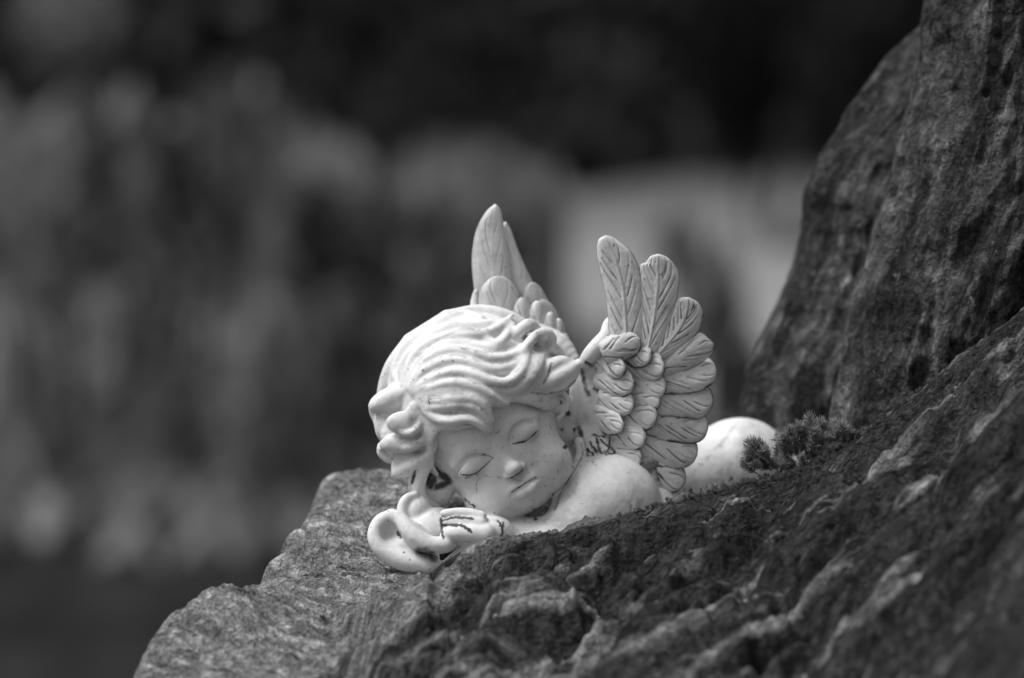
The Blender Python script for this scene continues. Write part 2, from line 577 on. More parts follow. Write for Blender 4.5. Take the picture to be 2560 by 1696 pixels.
def build_ledge():
    ys = np.concatenate([np.arange(-1750, -700, 9.0), np.arange(-700, 520, 4.5), np.arange(520, 1400, 12)])
    xs = np.concatenate([np.arange(-1130, -560, 5.5), np.arange(-560, 640, 4.2), np.arange(640, 1800, 7)])
    X, Y = np.meshgrid(xs, ys, indexing='ij')
    Z, fa, fb = ledge_height(X, Y)
    Z = np.maximum(Z, -2200)
    nx, ny = X.shape
    V = np.stack([X, Y, Z], -1).reshape(-1, 3)
    W = to_world(V)
    I = np.arange(nx*ny).reshape(nx, ny)
    F = np.stack([I[:-1, :-1], I[1:, :-1], I[1:, 1:], I[:-1, 1:]], -1).reshape(-1, 4)
    flow = np.stack([fa/100, fb/100, Z*.1/100], -1).reshape(-1, 3)
    # sides down to the ground
    ring = np.concatenate([I[:, 0], I[-1, 1:], I[-2::-1, -1], I[0, -2:0:-1]])
    lowv = W[ring].copy(); lowv[:, 2] = -.02
    n0 = len(W)
    W = np.vstack([W, lowv]); flow = np.vstack([flow, flow[ring]])
    j = np.arange(len(ring)); jn = (j+1) % len(ring)
    S = np.stack([ring[j], n0+j, n0+jn, ring[jn]], -1)
    F = np.vstack([F, S])
    k = 1+Y/DPX; xp = X/k+1280; dy = Y-ridge_y(xp)
    bare = (1-smooth(780, 1180, xp - .35*(Y+300))*smooth(10, -40, dy))*.95 - .32*smooth(1250, 2100, xp)  # moss on the ridge; top light on the left ledge painted as paler stone
    bare = bare + .5*np.exp(-(dy/35)**2)*smooth(1900, 1500, xp)*smooth(900, 1200, xp)
    bare = np.append(bare.reshape(-1), bare.reshape(-1)[ring])
    o = link_mesh('rock_ledge', W, F, M_LEDGE, attrs={'flow': flow, 'bare': bare})
    tag(o, 'weathered layered stone ledge the white angel lies on, rising to a mossy ridge', 'rock')
    return o


# ------------------------------------------------------------------ upright boulders at the right
EF = [(2700, -900), (2480, -500), (2350, -150), (2322, 0), (2293, 162), (2250, 324), (2228, 433), (2174, 595), (2141, 735), (2109, 865), (2082, 1017), (2060, 1200), (2020, 1500)]
EB = [(2800, -700), (2560, -300), (2420, -60), (2320, 54), (2217, 130), (2141, 260), (2055, 390), (2012, 487), (1990, 649), (1936, 800), (1871, 919), (1850, 1030), (1830, 1250), (1800, 1500)]


def build_boulder(name, edge, y0, depth, span, seed, label):
    E = np.array(edge, float)
    pys = np.arange(E[0, 1], 1500, 5.0)
    ex = np.interp(pys, E[:, 1], E[:, 0])
    kern = np.ones(9)/9
    ex = np.convolve(np.pad(ex, 4, 'edge'), kern, 'valid')
    ts = np.concatenate([np.linspace(-1, -.02, 26), np.linspace(0, .25, 60)**1.0, np.linspace(.255, 1, 130)])
    T, P = np.meshgrid(ts, pys, indexing='ij')
    EX = np.broadcast_to(ex, T.shape)
    k = 1 + y0/DPX
    t0 = np.clip(T, 0, 1); tb = np.clip(-T, 0, 1)
    XO = span*(1-np.sqrt(np.clip(1-(t0/1.0)**1.35, 0, 1)))*.55 + span*.45*t0**1.5 + 260*tb**1.5
    YO = -depth*np.sin(np.clip(t0*1.6, 0, 1)*math.pi/2)*.9 - depth*.25*t0 + 620*tb**.8
    a = P; b = EX*0 + XO + (EX-ex[0])*.15
    n1 = fbm(T*5+seed, P/260, None, 4, seed)
    n2 = 1-np.abs(fbm((XO+YO*.6)/38, P/230, None, 3, seed+5))
    n3 = fbm((XO+YO*.6)/60, P/90, None, 3, seed+9)
    n4 = np.minimum(np.abs(fbm((XO+YO*.7)/75, P/420, None, 3, seed+21)), .5)
    nn = 20*n1 + 16*(n2-.7) + 8*n3 + 46*(n4-.25) + 5*fbm((XO+YO)/16, P/40, None, 3, seed+13)
    X = (EX-1280)*k + XO - nn*.45
    Y = y0 + YO - nn*.8*np.clip(t0*6+.15, 0, 1)
    Z = (848-P)*k
    V = np.stack([X, Y, Z], -1)
    nx, ny = T.shape
    W = to_world(V.reshape(-1, 3))
    I = np.arange(nx*ny).reshape(nx, ny)
    F = np.stack([I[:-1, :-1], I[:-1, 1:], I[1:, 1:], I[1:, :-1]], -1).reshape(-1, 4)
    flow = np.stack([P/100, (XO+YO*.5)/100, Y/300], -1).reshape(-1, 3)
    # foot of the stone, down to the ground, and the back closed
    foot = I[:, -1]; low = W[foot].copy(); low[:, 2] = -.02
    n0 = len(W); W = np.vstack([W, low]); flow = np.vstack([flow, flow[foot]])
    j = np.arange(nx-1)
    F = np.vstack([F, np.stack([foot[j], n0+j, n0+j+1, foot[j+1]], -1)])
    o = link_mesh(name, W, F, M_BOULDER, attrs={'flow': flow})
    # back and top wall
    return tag(o, label, 'boulder')


# ------------------------------------------------------------------ the angel
ang = math.radians(32.3)
HB = np.array([[math.cos(ang), 0, math.sin(ang)], [-math.sin(ang), 0, math.cos(ang)], [0, -1, 0]])   # rows: right, up, front
HO = Q(1250, 1126, 0)


def H(r, u, f): return HO + np.array([r, u, f]) @ HB
def head_ru(px, py):
    p = Q(px, py, -150) - HO
    return p @ HB[0], p @ HB[1]


CAPC, CAPR = np.array([10, 128, -25.]), np.array([222, 238, 225.])


def cap_front(r, u):
    q = 1-((r-CAPC[0])/CAPR[0])**2-((u-CAPC[1])/CAPR[1])**2
    return CAPC[2] + CAPR[2]*math.sqrt(max(q, .02))


def on_cap(pts, conv, off, radii):
    """curve drawn on the photograph -> points lying on the head's cap"""
    out = []
    n = len(pts)
    for i, (x, y) in enumerate(pts):
        px, py = conv(x, y)
        r, u = head_ru(px, py)
        f = cap_front(r, u) + (off[i] if isinstance(off, (list, tuple)) else off)
        rad = np.interp(i/(n-1), np.linspace(0, 1, len(radii)), radii)
        out.append(np.append(H(r, u, f), rad))
    return out


def at(conv, pts, f, radii):
    """curve drawn on the photograph at given distances towards the viewer"""
    n = len(pts); out = []
    for i, (x, y) in enumerate(pts):
        px, py = conv(x, y)
        ff = np.interp(i/(n-1), np.linspace(0, 1, len(f)), f) if isinstance(f, (list, tuple)) else f
        rad = np.interp(i/(n-1), np.linspace(0, 1, len(radii)), radii)
        out.append(np.append(Q(px, py, -ff), rad))
    return out


src = lambda x, y: (x, y)


def build_body(base, root):
    F = Field(Q(905, 1475, 0)-[0, 235, 0], Q(1990, 905, 0)+[0, 660, 0], 3.0)
    # torso, hips, shoulders
    F.chain([np.append(Q(1480, 1250, 120), 105), np.append(Q(1640, 1230, 260), 112), np.append(Q(1800, 1200, 420), 125), np.append(Q(1845, 1190, 500), 130)], k=30, step=14)
    F.ell(Q(1852, 1160, 470), (128, 150, 118), k=40)
    F.ell(Q(1540, 1262, 10), (112, 105, 118), k=40)                       # shoulder
    F.chain([np.append(Q(1500, 1235, 0), 96), np.append(Q(1440, 1310, -70), 72), np.append(Q(1380, 1370, -130), 55)], k=40, step=10)
    F.chain([np.append(Q(1625, 1275, 60), 74), np.append(Q(1665, 1340, 70), 70)], k=8, step=12)
    F.ell(Q(1300, 1352, -40), (150, 110, 62), k=40)                        # chest
    F.chain([np.append(Q(1350, 1140, 60), 75), np.append(Q(1420, 1200, 60), 78), np.append(Q(1470, 1260, 60), 90)], k=30, step=12)   # neck
    # head, sculpted by itself and then set on the neck
    torso = F.d
    F.d = np.full(F.n, 60.0, np.float32)
    E = lambda c, r, k, op='add': F.ell(H(*c), r, HB, k, op)
    E((5, 105, -25), (190, 198, 187), 20)
    E((0, -8, 15), (145, 142, 139), 34)
    E((-77, -90, 70), (71, 68, 68), 34); E((79, -86, 68), (67, 68, 68), 34)     # cheeks
    E((0, -100, 45), (112, 66, 80), 34)
    E((6, -128, 78), (46, 36, 46), 26)                                           # chin
    E((2, -98, 112), (50, 34, 36), 26)                                           # muzzle
    # eye hollows, brows
    E((-70, 6, 168), (50, 24, 22), 26, 'sub'); E((72, 8, 166), (48, 24, 22), 26, 'sub')
    for s_, x0 in ((-1, -70), (1, 73)):
        F.chain([np.append(H(x0-s_*38, 32, 144), 8), np.append(H(x0, 46, 139), 10), np.append(H(x0+s_*44, 30, 116), 8)], k=26, step=14)
    # nose
    F.chain([np.append(H(2, 20, 142), 11), np.append(H(3, -10, 148), 12), np.append(H(5, -36, 156), 14), np.append(H(6, -50, 160), 16)], k=22, step=9)
    E((6, -54, 165), (21, 18, 20), 10)
    E((-15, -61, 150), (11, 10, 14), 6); E((27, -60, 150), (11, 10, 14), 6)
    E((-3, -71, 154), (5, 4, 8), 5, 'sub'); E((15, -70, 154), (5, 4, 8), 5, 'sub')
    # closed eyelids
    for c, s_ in (((-74, 3, 121), -1), ((72, 7, 120), 1)):
        E(c, (46, 29, 33), 5)
    # crease above and lash line below each lid
    F.chain([np.append(H(-33, -4, 146), 2.5), np.append(H(-46, 18, 148), 5), np.append(H(-70, 28, 148), 5.5), np.append(H(-98, 21, 137), 5), np.append(H(-118, 4, 121), 2.5)], k=7, op='sub', step=8)
    F.chain([np.append(H(-34, -6, 146), 2.5), np.append(H(-52, -14, 148), 4), np.append(H(-76, -17, 146), 4.5), np.append(H(-100, -10, 136), 4), np.append(H(-117, 4, 121), 2.5)], k=6, op='sub', step=8)
    F.chain([np.append(H(33, -2, 146), 2.5), np.append(H(46, 20, 148), 5), np.append(H(70, 31, 148), 5.5), np.append(H(98, 23, 136), 5), np.append(H(112, 6, 122), 2.5)], k=7, op='sub', step=8)
    F.chain([np.append(H(34, -5, 146), 2.5), np.append(H(52, -12, 148), 4), np.append(H(72, -14, 146), 4.5), np.append(H(94, -8, 136), 4), np.append(H(112, 4, 122), 2.5)], k=6, op='sub', step=8)
    # lips
    F.chain([np.append(H(-36, -101, 130), 6), np.append(H(-16, -94, 146), 10), np.append(H(3, -96, 150), 9.5), np.append(H(22, -93, 146), 10), np.append(H(42, -100, 130), 6)], k=8, step=6)
    F.chain([np.append(H(-22, -113, 136), 8), np.append(H(4, -119, 151), 16.5), np.append(H(32, -112, 136), 8)], k=8, step=6)
    F.chain([np.append(H(-36, -107, 141), 2.5), np.append(H(-18, -104, 155), 3.6), np.append(H(4, -105, 160), 4.2), np.append(H(24, -103, 155), 3.6), np.append(H(42, -106, 140), 2.5)], k=4, op='sub', step=6)
    F.chain([np.append(H(4, -78, 156), 4), np.append(H(3, -88, 156), 4)], k=9, op='sub')
    F.chain([np.append(H(-14, -138, 137), 5), np.append(H(20, -136, 137), 5)], k=16, op='sub')
    hk = 5.0
    hh = np.clip(.5+.5*(F.d-torso)/hk, 0, 1)
    F.d = F.d*(1-hh)+torso*hh-hk*hh*(1-hh)
    del torso, hh
    # ear
    ex_, ey_ = 1402, 1008
    F.ell(Q(ex_-8, ey_, -34), (32, 24, 26), k=8)
    F.ell(Q(ex_-6, ey_-2, -62), (17, 16, 12), k=6, op='sub')
    F.chain(at(src, [(1375, 985), (1404, 982), (1420, 1000), (1412, 1030), (1396, 1046)], [56, 58, 56, 50, 44], [5, 7, 6, 6]), k=5)
    F.ell(Q(1425, 1050, 20), (34, 30, 60), k=16)                            # hair roll behind the ear
    F.chain(at(src, [(1448, 1105), (1452, 1140), (1428, 1190), (1400, 1235), (1386, 1278)], [22, 22, 36, 50, 60], [12, 14, 14, 12]), k=10)
    # hollow behind the hanging lock; cloth, forearm and hand under the chin
    F.ell(Q(1078, 1215, -28), (58, 44, 62), k=10)
    F.ell(Q(1085, 1328, -80), (92, 66, 60), k=5)
    F.ell(Q(1040, 1275, -70), (42, 56, 44), k=8)
    F.chain(at(c2, [(560, 720), (470, 770), (428, 870), (450, 980), (540, 1070)], [105, 112, 116, 122, 128], [9, 12, 13, 12, 10]), k=8)
    F.ell(Q(1228, 1330, -150), (54, 46, 40), k=16)                          # back of the hand
    F.chain(at(c2, [(1400, 1130), (1500, 1230), (1640, 1330)], [150, 140, 120], [34, 44]), k=20, step=20)
    F.chain(at(c2, [(1230, 950), (1100, 915), (980, 905), (860, 915)], [182, 180, 174, 164], [15, 13, 10]), k=9)
    F.chain(at(c2, [(1230, 1010), (1120, 998), (990, 990), (870, 1005)], [194, 194, 186, 174], [14, 12, 9]), k=7)
    F.chain(at(c2, [(1270, 1125), (1140, 1112), (1010, 1105), (900, 1125), (880, 1165)], [194, 196, 192, 182, 170], [28, 24, 20, 15]), k=7)
    F.chain(at(c2, [(1230, 1190), (1110, 1200), (1000, 1190)], [180, 180, 170], [22, 16, 10]), k=6)
    F.chain(at(c2, [(1250, 1280), (1080, 1360), (900, 1470)], [150, 160, 165], [36, 30, 22]), k=10, step=16)
    F.chain(at(c2, [(840, 985), (960, 962), (1060, 962), (1150, 978)], [206, 212, 214, 214], [3.5, 5, 4, 2.5]), k=3, op='sub')
    F.chain(at(c2, [(840, 1040), (960, 1035), (1050, 1045), (1110, 1080), (1135, 1115)], [202, 212, 220, 222, 224], [3.5, 5, 4.5, 3]), k=3, op='sub')
    # big cloth fold: rolled upper edge, cupped leaf with a raised rim
    TB = np.array([[.82, 0, -.57], [.57, 0, .82], [0, -1, 0]])
    F.ell(Q(1012, 1356, -148), (96, 58, 32), TB, k=8)
    F.ell(Q(972, 1332, -205), (42, 50, 46), np.array([[.5, 0, -.87], [.87, 0, .5], [0, -1, 0]]), k=12, op='sub')
    F.ell(Q(1030, 1392, -158), (84, 30, 30), np.array([[.9, 0, -.44], [.44, 0, .9], [0, -1, 0]]), k=10)
    F.chain(at(c2, [(400, 955), (300, 945), (215, 985), (160, 1065), (152, 1165), (210, 1275), (340, 1365), (510, 1425), (680, 1470), (780, 1490)],
                [152, 158, 162, 168, 174, 180, 182, 180, 172, 162], [13, 15, 16, 18, 20, 24, 25, 20]), k=12)
    F.chain(at(c2, [(330, 925), (420, 985), (500, 1090), (600, 1180), (720, 1235), (880, 1235), (960, 1200)], [160, 174, 186, 192, 194, 188, 174], [14, 18, 21, 23, 23, 19, 10]), k=9)
    # drapery folds over the hip, crease of the arm
    F.chain(at(src, [(1577, 1262), (1579, 1290), (1577, 1330)], [98, 99, 100], [2, 4]), k=12, op='sub')
    F.chain(at(src, [(1850, 1110), (1832, 1160), (1826, 1240)], [-352, -346, -340], [12, 14, 12]), k=44)
    V, Fc = F.mesh()
    D = polyline_dirt_shade(V, [
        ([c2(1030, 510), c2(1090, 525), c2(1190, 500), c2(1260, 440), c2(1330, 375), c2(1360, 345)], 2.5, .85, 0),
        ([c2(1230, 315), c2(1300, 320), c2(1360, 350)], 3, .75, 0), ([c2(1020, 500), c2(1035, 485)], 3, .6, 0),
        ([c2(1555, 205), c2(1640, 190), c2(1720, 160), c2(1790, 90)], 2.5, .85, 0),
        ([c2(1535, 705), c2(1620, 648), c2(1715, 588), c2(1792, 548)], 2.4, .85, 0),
        ([c2(1530, 552), c2(1570, 535), c2(1620, 505), c2(1665, 460)], 3, .85, 0),  # lines so far darken the lash lines, mouth and nose base
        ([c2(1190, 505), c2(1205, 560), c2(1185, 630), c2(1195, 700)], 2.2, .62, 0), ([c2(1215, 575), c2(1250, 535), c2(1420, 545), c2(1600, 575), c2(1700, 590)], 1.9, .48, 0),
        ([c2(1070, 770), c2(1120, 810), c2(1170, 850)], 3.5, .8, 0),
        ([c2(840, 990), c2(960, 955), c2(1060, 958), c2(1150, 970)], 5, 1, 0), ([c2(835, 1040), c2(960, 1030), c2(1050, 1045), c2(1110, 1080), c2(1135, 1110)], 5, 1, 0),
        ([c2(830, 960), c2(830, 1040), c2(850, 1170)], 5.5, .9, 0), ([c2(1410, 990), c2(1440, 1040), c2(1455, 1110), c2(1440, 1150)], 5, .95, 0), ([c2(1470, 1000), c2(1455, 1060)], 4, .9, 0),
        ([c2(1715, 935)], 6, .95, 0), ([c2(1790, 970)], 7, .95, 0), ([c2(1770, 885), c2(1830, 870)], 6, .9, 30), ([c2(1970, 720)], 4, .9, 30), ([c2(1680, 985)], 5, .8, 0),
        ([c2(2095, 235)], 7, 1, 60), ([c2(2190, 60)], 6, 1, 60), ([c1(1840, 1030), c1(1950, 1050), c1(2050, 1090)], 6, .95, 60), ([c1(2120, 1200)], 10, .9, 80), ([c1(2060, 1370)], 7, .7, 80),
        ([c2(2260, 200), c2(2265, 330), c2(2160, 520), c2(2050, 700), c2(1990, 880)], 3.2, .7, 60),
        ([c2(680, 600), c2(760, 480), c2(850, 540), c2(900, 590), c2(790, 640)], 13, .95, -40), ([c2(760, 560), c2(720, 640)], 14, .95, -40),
        ([c2(600, 1300), c2(700, 1320), c2(760, 1370)], 15, .8, 0), ([c2(385, 1110), c2(410, 1160)], 6, .85, 0), ([c2(510, 1385)], 4, 1, 0), ([c2(285, 995)], 3, .9, 0), ([c2(450, 1310)], 3, .9, 0),  # first line: grime plus the painted shadow under the rolled edge
        ([c2(1140, 1320)], 6, .9, 0), ([c2(750, 850)], 5, .6, 0), ([(1480, 1152), (1484, 1160)], 3, .6, 60), ([(1577, 1262), (1579, 1300)], 5, .5, 60),  # last line paints in the shade of the arm crease
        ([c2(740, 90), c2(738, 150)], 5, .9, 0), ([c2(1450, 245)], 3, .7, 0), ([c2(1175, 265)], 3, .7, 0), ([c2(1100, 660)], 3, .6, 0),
        ([(1838, 1060), (1800, 1112), (1750, 1165), (1705, 1205)], 10, .33, 520), ([(1845, 1130), (1825, 1190)], 9, .3, 520),  # grey streaks paint in the shade of the drapery folds
    ])
    return link_mesh('body', to_world(V), Fc, M_RESIN, root, {'dirt_shade': D}, base=base)


def build_hair(base, root):
    F = Field(Q(905, 1275, 0)-[0, 265, 0], Q(1470, 735, 0)+[0, 225, 0], 2.5)
    F.ell(H(*CAPC), CAPR-[3, 3, 5], HB, 10)
    # opening for the face
    F.chain([np.append(H(-8, -58, 0), 172), np.append(H(-8, -58, 300), 178)], k=14, op='sub', step=400)
    F.chain([np.append(H(40, -150, -40), 150), np.append(H(40, -150, 300), 165)], k=12, op='sub', step=400)
    F.chain([np.append(H(150, -110, -80), 120), np.append(H(150, -110, 300), 140)], k=12, op='sub', step=400)
    F.chain([np.append(Q(1152, 1132, 0), 74), np.append(Q(1152, 1132, -300), 74)], k=8, op='sub', step=400)
    def lock(pts, off, rad, k=15, conv=c1):
        P = on_cap(pts, conv, off, [q*.74 for q in rad])
        P[0] = np.append(P[0][:3]+[0, 8, 0], 2.5); P[1] = np.append(P[1][:3]+[0, 2, 0], P[1][3]*.85)
        F.chain(P, k=16)
    # long waved locks combed from the parting
    lock([(430, 930), (330, 790), (400, 600), (560, 420), (800, 270), (1050, 175), (1230, 220)], -6, [6, 11, 13, 13, 8])
    lock([(470, 920), (420, 760), (520, 560), (720, 400), (950, 300), (1200, 300), (1380, 270)], -7, [6, 12, 14, 14, 9])
    lock([(490, 900), (500, 700), (640, 520), (820, 430), (1050, 400), (1250, 385), (1400, 330), (1500, 250), (1555, 195)], [-6, -6, -4, -2, 0, 2, 8, 14, 20], [6, 10, 13, 15, 15, 13, 7], 5)
    lock([(1250, 400), (1340, 470), (1420, 480), (1500, 400), (1570, 280)], [-4, -2, 0, 2, 6], [8, 14, 13, 8])
    lock([(510, 920), (560, 740), (700, 580), (880, 500), (1050, 490), (1250, 530), (1400, 540), (1550, 490)], -8, [5, 8, 10, 10, 6])
    lock([(520, 930), (580, 790), (720, 630), (880, 560), (1050, 560), (1220, 600), (1380, 635), (1530, 615), (1680, 555), (1740, 520)], -3, [5, 8, 11, 12, 12, 11, 7])
    lock([(530, 945), (620, 800), (760, 700), (920, 655), (1080, 670), (1250, 730), (1400, 752), (1560, 715), (1680, 610)], -2, [5, 9, 12, 13, 12, 8])
    lock([(540, 960), (660, 880), (820, 800), (1000, 772), (1180, 815), (1350, 870), (1500, 880), (1620, 800), (1690, 680), (1700, 600)], [-2, -2, 0, 2, 4, 6, 8, 8, 6, 2], [5, 9, 13, 15, 16, 16, 15, 8])
    lock([(1300, 900), (1420, 960), (1550, 970), (1660, 880), (1730, 740), (1780, 600)], [-8, -6, -4, -2, 0, 0], [6, 12, 14, 13, 8])
    lock([(550, 985), (700, 940), (880, 895), (1060, 895), (1220, 940), (1350, 1020), (1450, 1085), (1510, 1105)], [-3, -1, 2, 4, 4, 2, -2, -6], [5, 9, 12, 14, 15, 14, 9, 4])
    lock([(560, 1000), (720, 1000), (900, 975), (1080, 970), (1230, 1020), (1340, 1090), (1440, 1120)], [-8, -6, -3, -2, -4, -8, -12], [5, 8, 11, 12, 9, 4])
    lock([(610, 1050), (760, 1070), (920, 1050), (1080, 1040), (1200, 1070), (1300, 1150), (1360, 1260)], [-2, 0, 3, 4, 3, 0, -4], [5, 9, 12, 13, 11, 6])
    lock([(610, 1100), (740, 1140), (900, 1130), (1080, 1120), (1200, 1165), (1300, 1260), (1340, 1350)], [-4, -1, 1, 2, 2, -1, -6], [5, 9, 12, 12, 10, 6])
    lock([(615, 1120), (690, 1200), (790, 1260), (920, 1275), (1080, 1255), (1200, 1290), (1290, 1370), (1335, 1405)], [-4, -2, -2, 0, 2, 2, -2, -8], [4, 9, 13, 15, 15, 14, 11, 6])
    lock([(720, 1230), (850, 1330), (980, 1345), (1100, 1320), (1200, 1335)], [-22, -22, -20, -18, -18], [5, 9, 9, 5])
    # flicks above and behind the ear
    lock([(1560, 1000), (1660, 930), (1750, 830), (1820, 700), (1870, 590), (1930, 525)], [-10, -2, 4, 6, 6, 2], [7, 15, 19, 19, 15, 7])
    lock([(1640, 1000), (1760, 930), (1850, 820), (1900, 690), (1930, 600)], [-16, -10, -6, -4, -4], [7, 14, 14, 8])
    P = at(c1, [(1720, 970), (1850, 920), (1980, 850), (2100, 780), (2220, 700)], [118, 104, 84, 62, 44], [10, 18, 22, 20, 9]); F.chain(P, k=10)
    P = at(c1, [(1760, 990), (1900, 985), (2030, 940), (2140, 860), (2215, 770)], [104, 96, 78, 58, 40], [7, 13, 15, 14, 8]); F.chain(P, k=10)
    P = at(c1, [(1850, 800), (1950, 720), (2060, 690), (2170, 690)], [100, 76, 50, 30], [10, 18, 20, 10]); F.chain(P, k=10)
    P = at(c1, [(1650, 570), (1740, 460), (1830, 390), (1920, 385), (1965, 450), (1950, 540)], [118, 84, 60, 44, 40, 46], [9, 13, 14, 12, 8]); F.chain(P, k=10)
    F.ell(Q(*c1(1850, 455), -38), (28, 34, 24), k=8)
    P = at(c1, [(1560, 420), (1640, 350), (1730, 300), (1800, 330)], [86, 60, 34, 24], [10, 16, 17, 11]); F.chain(P, k=10)
    P = at(c1, [(1900, 500), (2000, 560), (2060, 640)], [40, 24, 10], [10, 16, 12]); F.chain(P, k=6)
    # left flick and hanging curls
    lock([(500, 960), (420, 990), (330, 1040), (230, 1085), (140, 1110)], [-8, -4, 4, 10, 6], [6, 13, 17, 17, 10])
    lock([(470, 940), (360, 960), (270, 1010), (190, 1060), (120, 1130)], [-14, -10, -6, 0, 4], [8, 16, 18, 16, 8])
    P = at(c1, [(130, 1120), (150, 1200), (200, 1290), (250, 1380), (330, 1420)], [50, 40, 40, 46, 60], [11, 13, 14, 14, 10]); F.chain(P, k=7)
    P = at(c1, [(330, 1080), (270, 1180), (280, 1300), (380, 1400)], [70, 66, 70, 86], [14, 18, 20, 16]); F.chain(P, k=8)
    F.ell(Q(1012, 1085, -52), (46, 40, 70), k=12)
    F.ell(Q(1024, 1140, -52), (44, 34, 52), k=12)
    def curl(px, py, f, ra, rb, rf, deg):
        a = math.radians(deg)
        F.ell(Q(px, py, -f), (ra, rb, rf), np.array([[math.cos(a), 0, math.sin(a)], [-math.sin(a), 0, math.cos(a)], [0, -1, 0]]), k=7)
    curl(978, 998, 76, 60, 30, 32, 23)
    curl(962, 1062, 52, 26, 44, 36, 0)
    curl(1030, 1164, 94, 54, 24, 20, 26)
    curl(1014, 1106, 108, 66, 27, 20, 7)
    curl(1052, 1082, 104, 26, 40, 24, 20)
    curl(1016, 1058, 128, 50, 30, 17, -2)
    curl(1038, 1036, 132, 26, 34, 14, -30)
    P = at(c1, [(600, 1150), (622, 1260), (570, 1365), (480, 1405), (380, 1355), (295, 1285)], [132, 138, 142, 140, 122, 94], [6, 8, 9, 9, 8, 5]); F.chain(P, k=7)
    P = at(c1, [(690, 1330), (670, 1430), (600, 1505), (490, 1548), (370, 1545), (280, 1540), (215, 1560)], [122, 128, 130, 124, 112, 94, 72], [6, 9, 10, 10, 9, 8, 5]); F.chain(P, k=7)
    P = at(c2, [(330, 180), (290, 130), (300, 60), (340, 20)], [78, 84, 86, 84], [14, 18, 16, 8]); F.chain(P, k=10)
    P = at(c2, [(215, 230), (230, 290), (300, 350), (400, 360)], [60, 58, 60, 70], [10, 14, 14, 8]); F.chain(P, k=10)
    P = at(c2, [(760, 100), (750, 220), (680, 330), (560, 400), (460, 450), (350, 530)], [112, 118, 116, 108, 96, 78], [7, 11, 13, 14, 14, 6]); F.chain(P, k=9)
    P = at(c2, [(420, 330), (380, 420), (350, 520)], [84, 82, 74], [14, 15, 8]); F.chain(P, k=6)
    P = at(c2, [(500, 330), (560, 400), (560, 450)], [84, 88, 84], [18, 16, 10]); F.chain(P, k=8)
    P = at(c2, [(770, 180), (720, 320), (660, 440), (610, 560), (590, 680), (650, 790), (790, 850)], [96, 100, 96, 90, 84, 78, 66], [8, 13, 16, 18, 19, 16, 8]); F.chain(P, k=10)
    # strands round the back of the head
    for i in range(11):
        a = math.radians(-78 + 15.6*i)
        pts = []
        for t in np.linspace(.10, 1.0, 7):
            th = t*math.radians(150)
            p = np.array([math.sin(a)*math.sin(th)*CAPR[0], math.cos(th*.9)*CAPR[1]*.96, -abs(math.cos(a))*math.sin(th)*CAPR[2]]) + CAPC
            if p[1] > -60: pts.append(np.append(H(*p), 20))
        if len(pts) > 2: F.chain(pts, k=10, step=9)
    V, Fc = F.mesh()
    grooves = [[(560, 640), (760, 470), (1000, 360), (1300, 350)], [(600, 700), (800, 560), (1000, 525), (1250, 565), (1500, 560)], [(640, 760), (800, 640), (1000, 610), (1250, 665), (1450, 690), (1600, 640)],
               [(650, 850), (820, 745), (1000, 715), (1250, 775), (1450, 815), (1580, 780), (1670, 680)], [(620, 960), (800, 860), (1000, 830), (1200, 880), (1400, 930), (1560, 930), (1680, 830)],
               [(640, 1020), (800, 1025), (1000, 1000), (1180, 1030), (1300, 1110)], [(650, 1090), (800, 1100), (1000, 1085), (1180, 1110), (1310, 1210)], [(660, 1160), (800, 1200), (1000, 1190), (1180, 1225), (1300, 1320)],
               [(560, 1330), (470, 1350), (380, 1310)], [(640, 1400), (560, 1460), (400, 1450)], [(1690, 900), (1790, 760), (1840, 620)]]
    D0 = polyline_dirt_shade(V, [([c1(*q) for q in g], 6, .36, 60) for g in grooves], 3)
    D = polyline_dirt_shade(V, [([c1(600, 1045), c1(760, 1048), c1(930, 1040)], 2.2, .5, 0), ([c1(700, 1065), c1(715, 1100)], 2.2, .8, 0),
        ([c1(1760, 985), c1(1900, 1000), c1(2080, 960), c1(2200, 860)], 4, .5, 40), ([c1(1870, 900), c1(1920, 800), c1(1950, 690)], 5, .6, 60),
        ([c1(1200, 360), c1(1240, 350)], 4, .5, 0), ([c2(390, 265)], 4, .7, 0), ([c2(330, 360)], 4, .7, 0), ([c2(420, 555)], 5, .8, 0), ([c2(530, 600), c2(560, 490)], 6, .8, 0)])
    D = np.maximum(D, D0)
    return link_mesh('hair', to_world(V), Fc, M_RESIN, root, {'dirt_shade': D}, base=base)


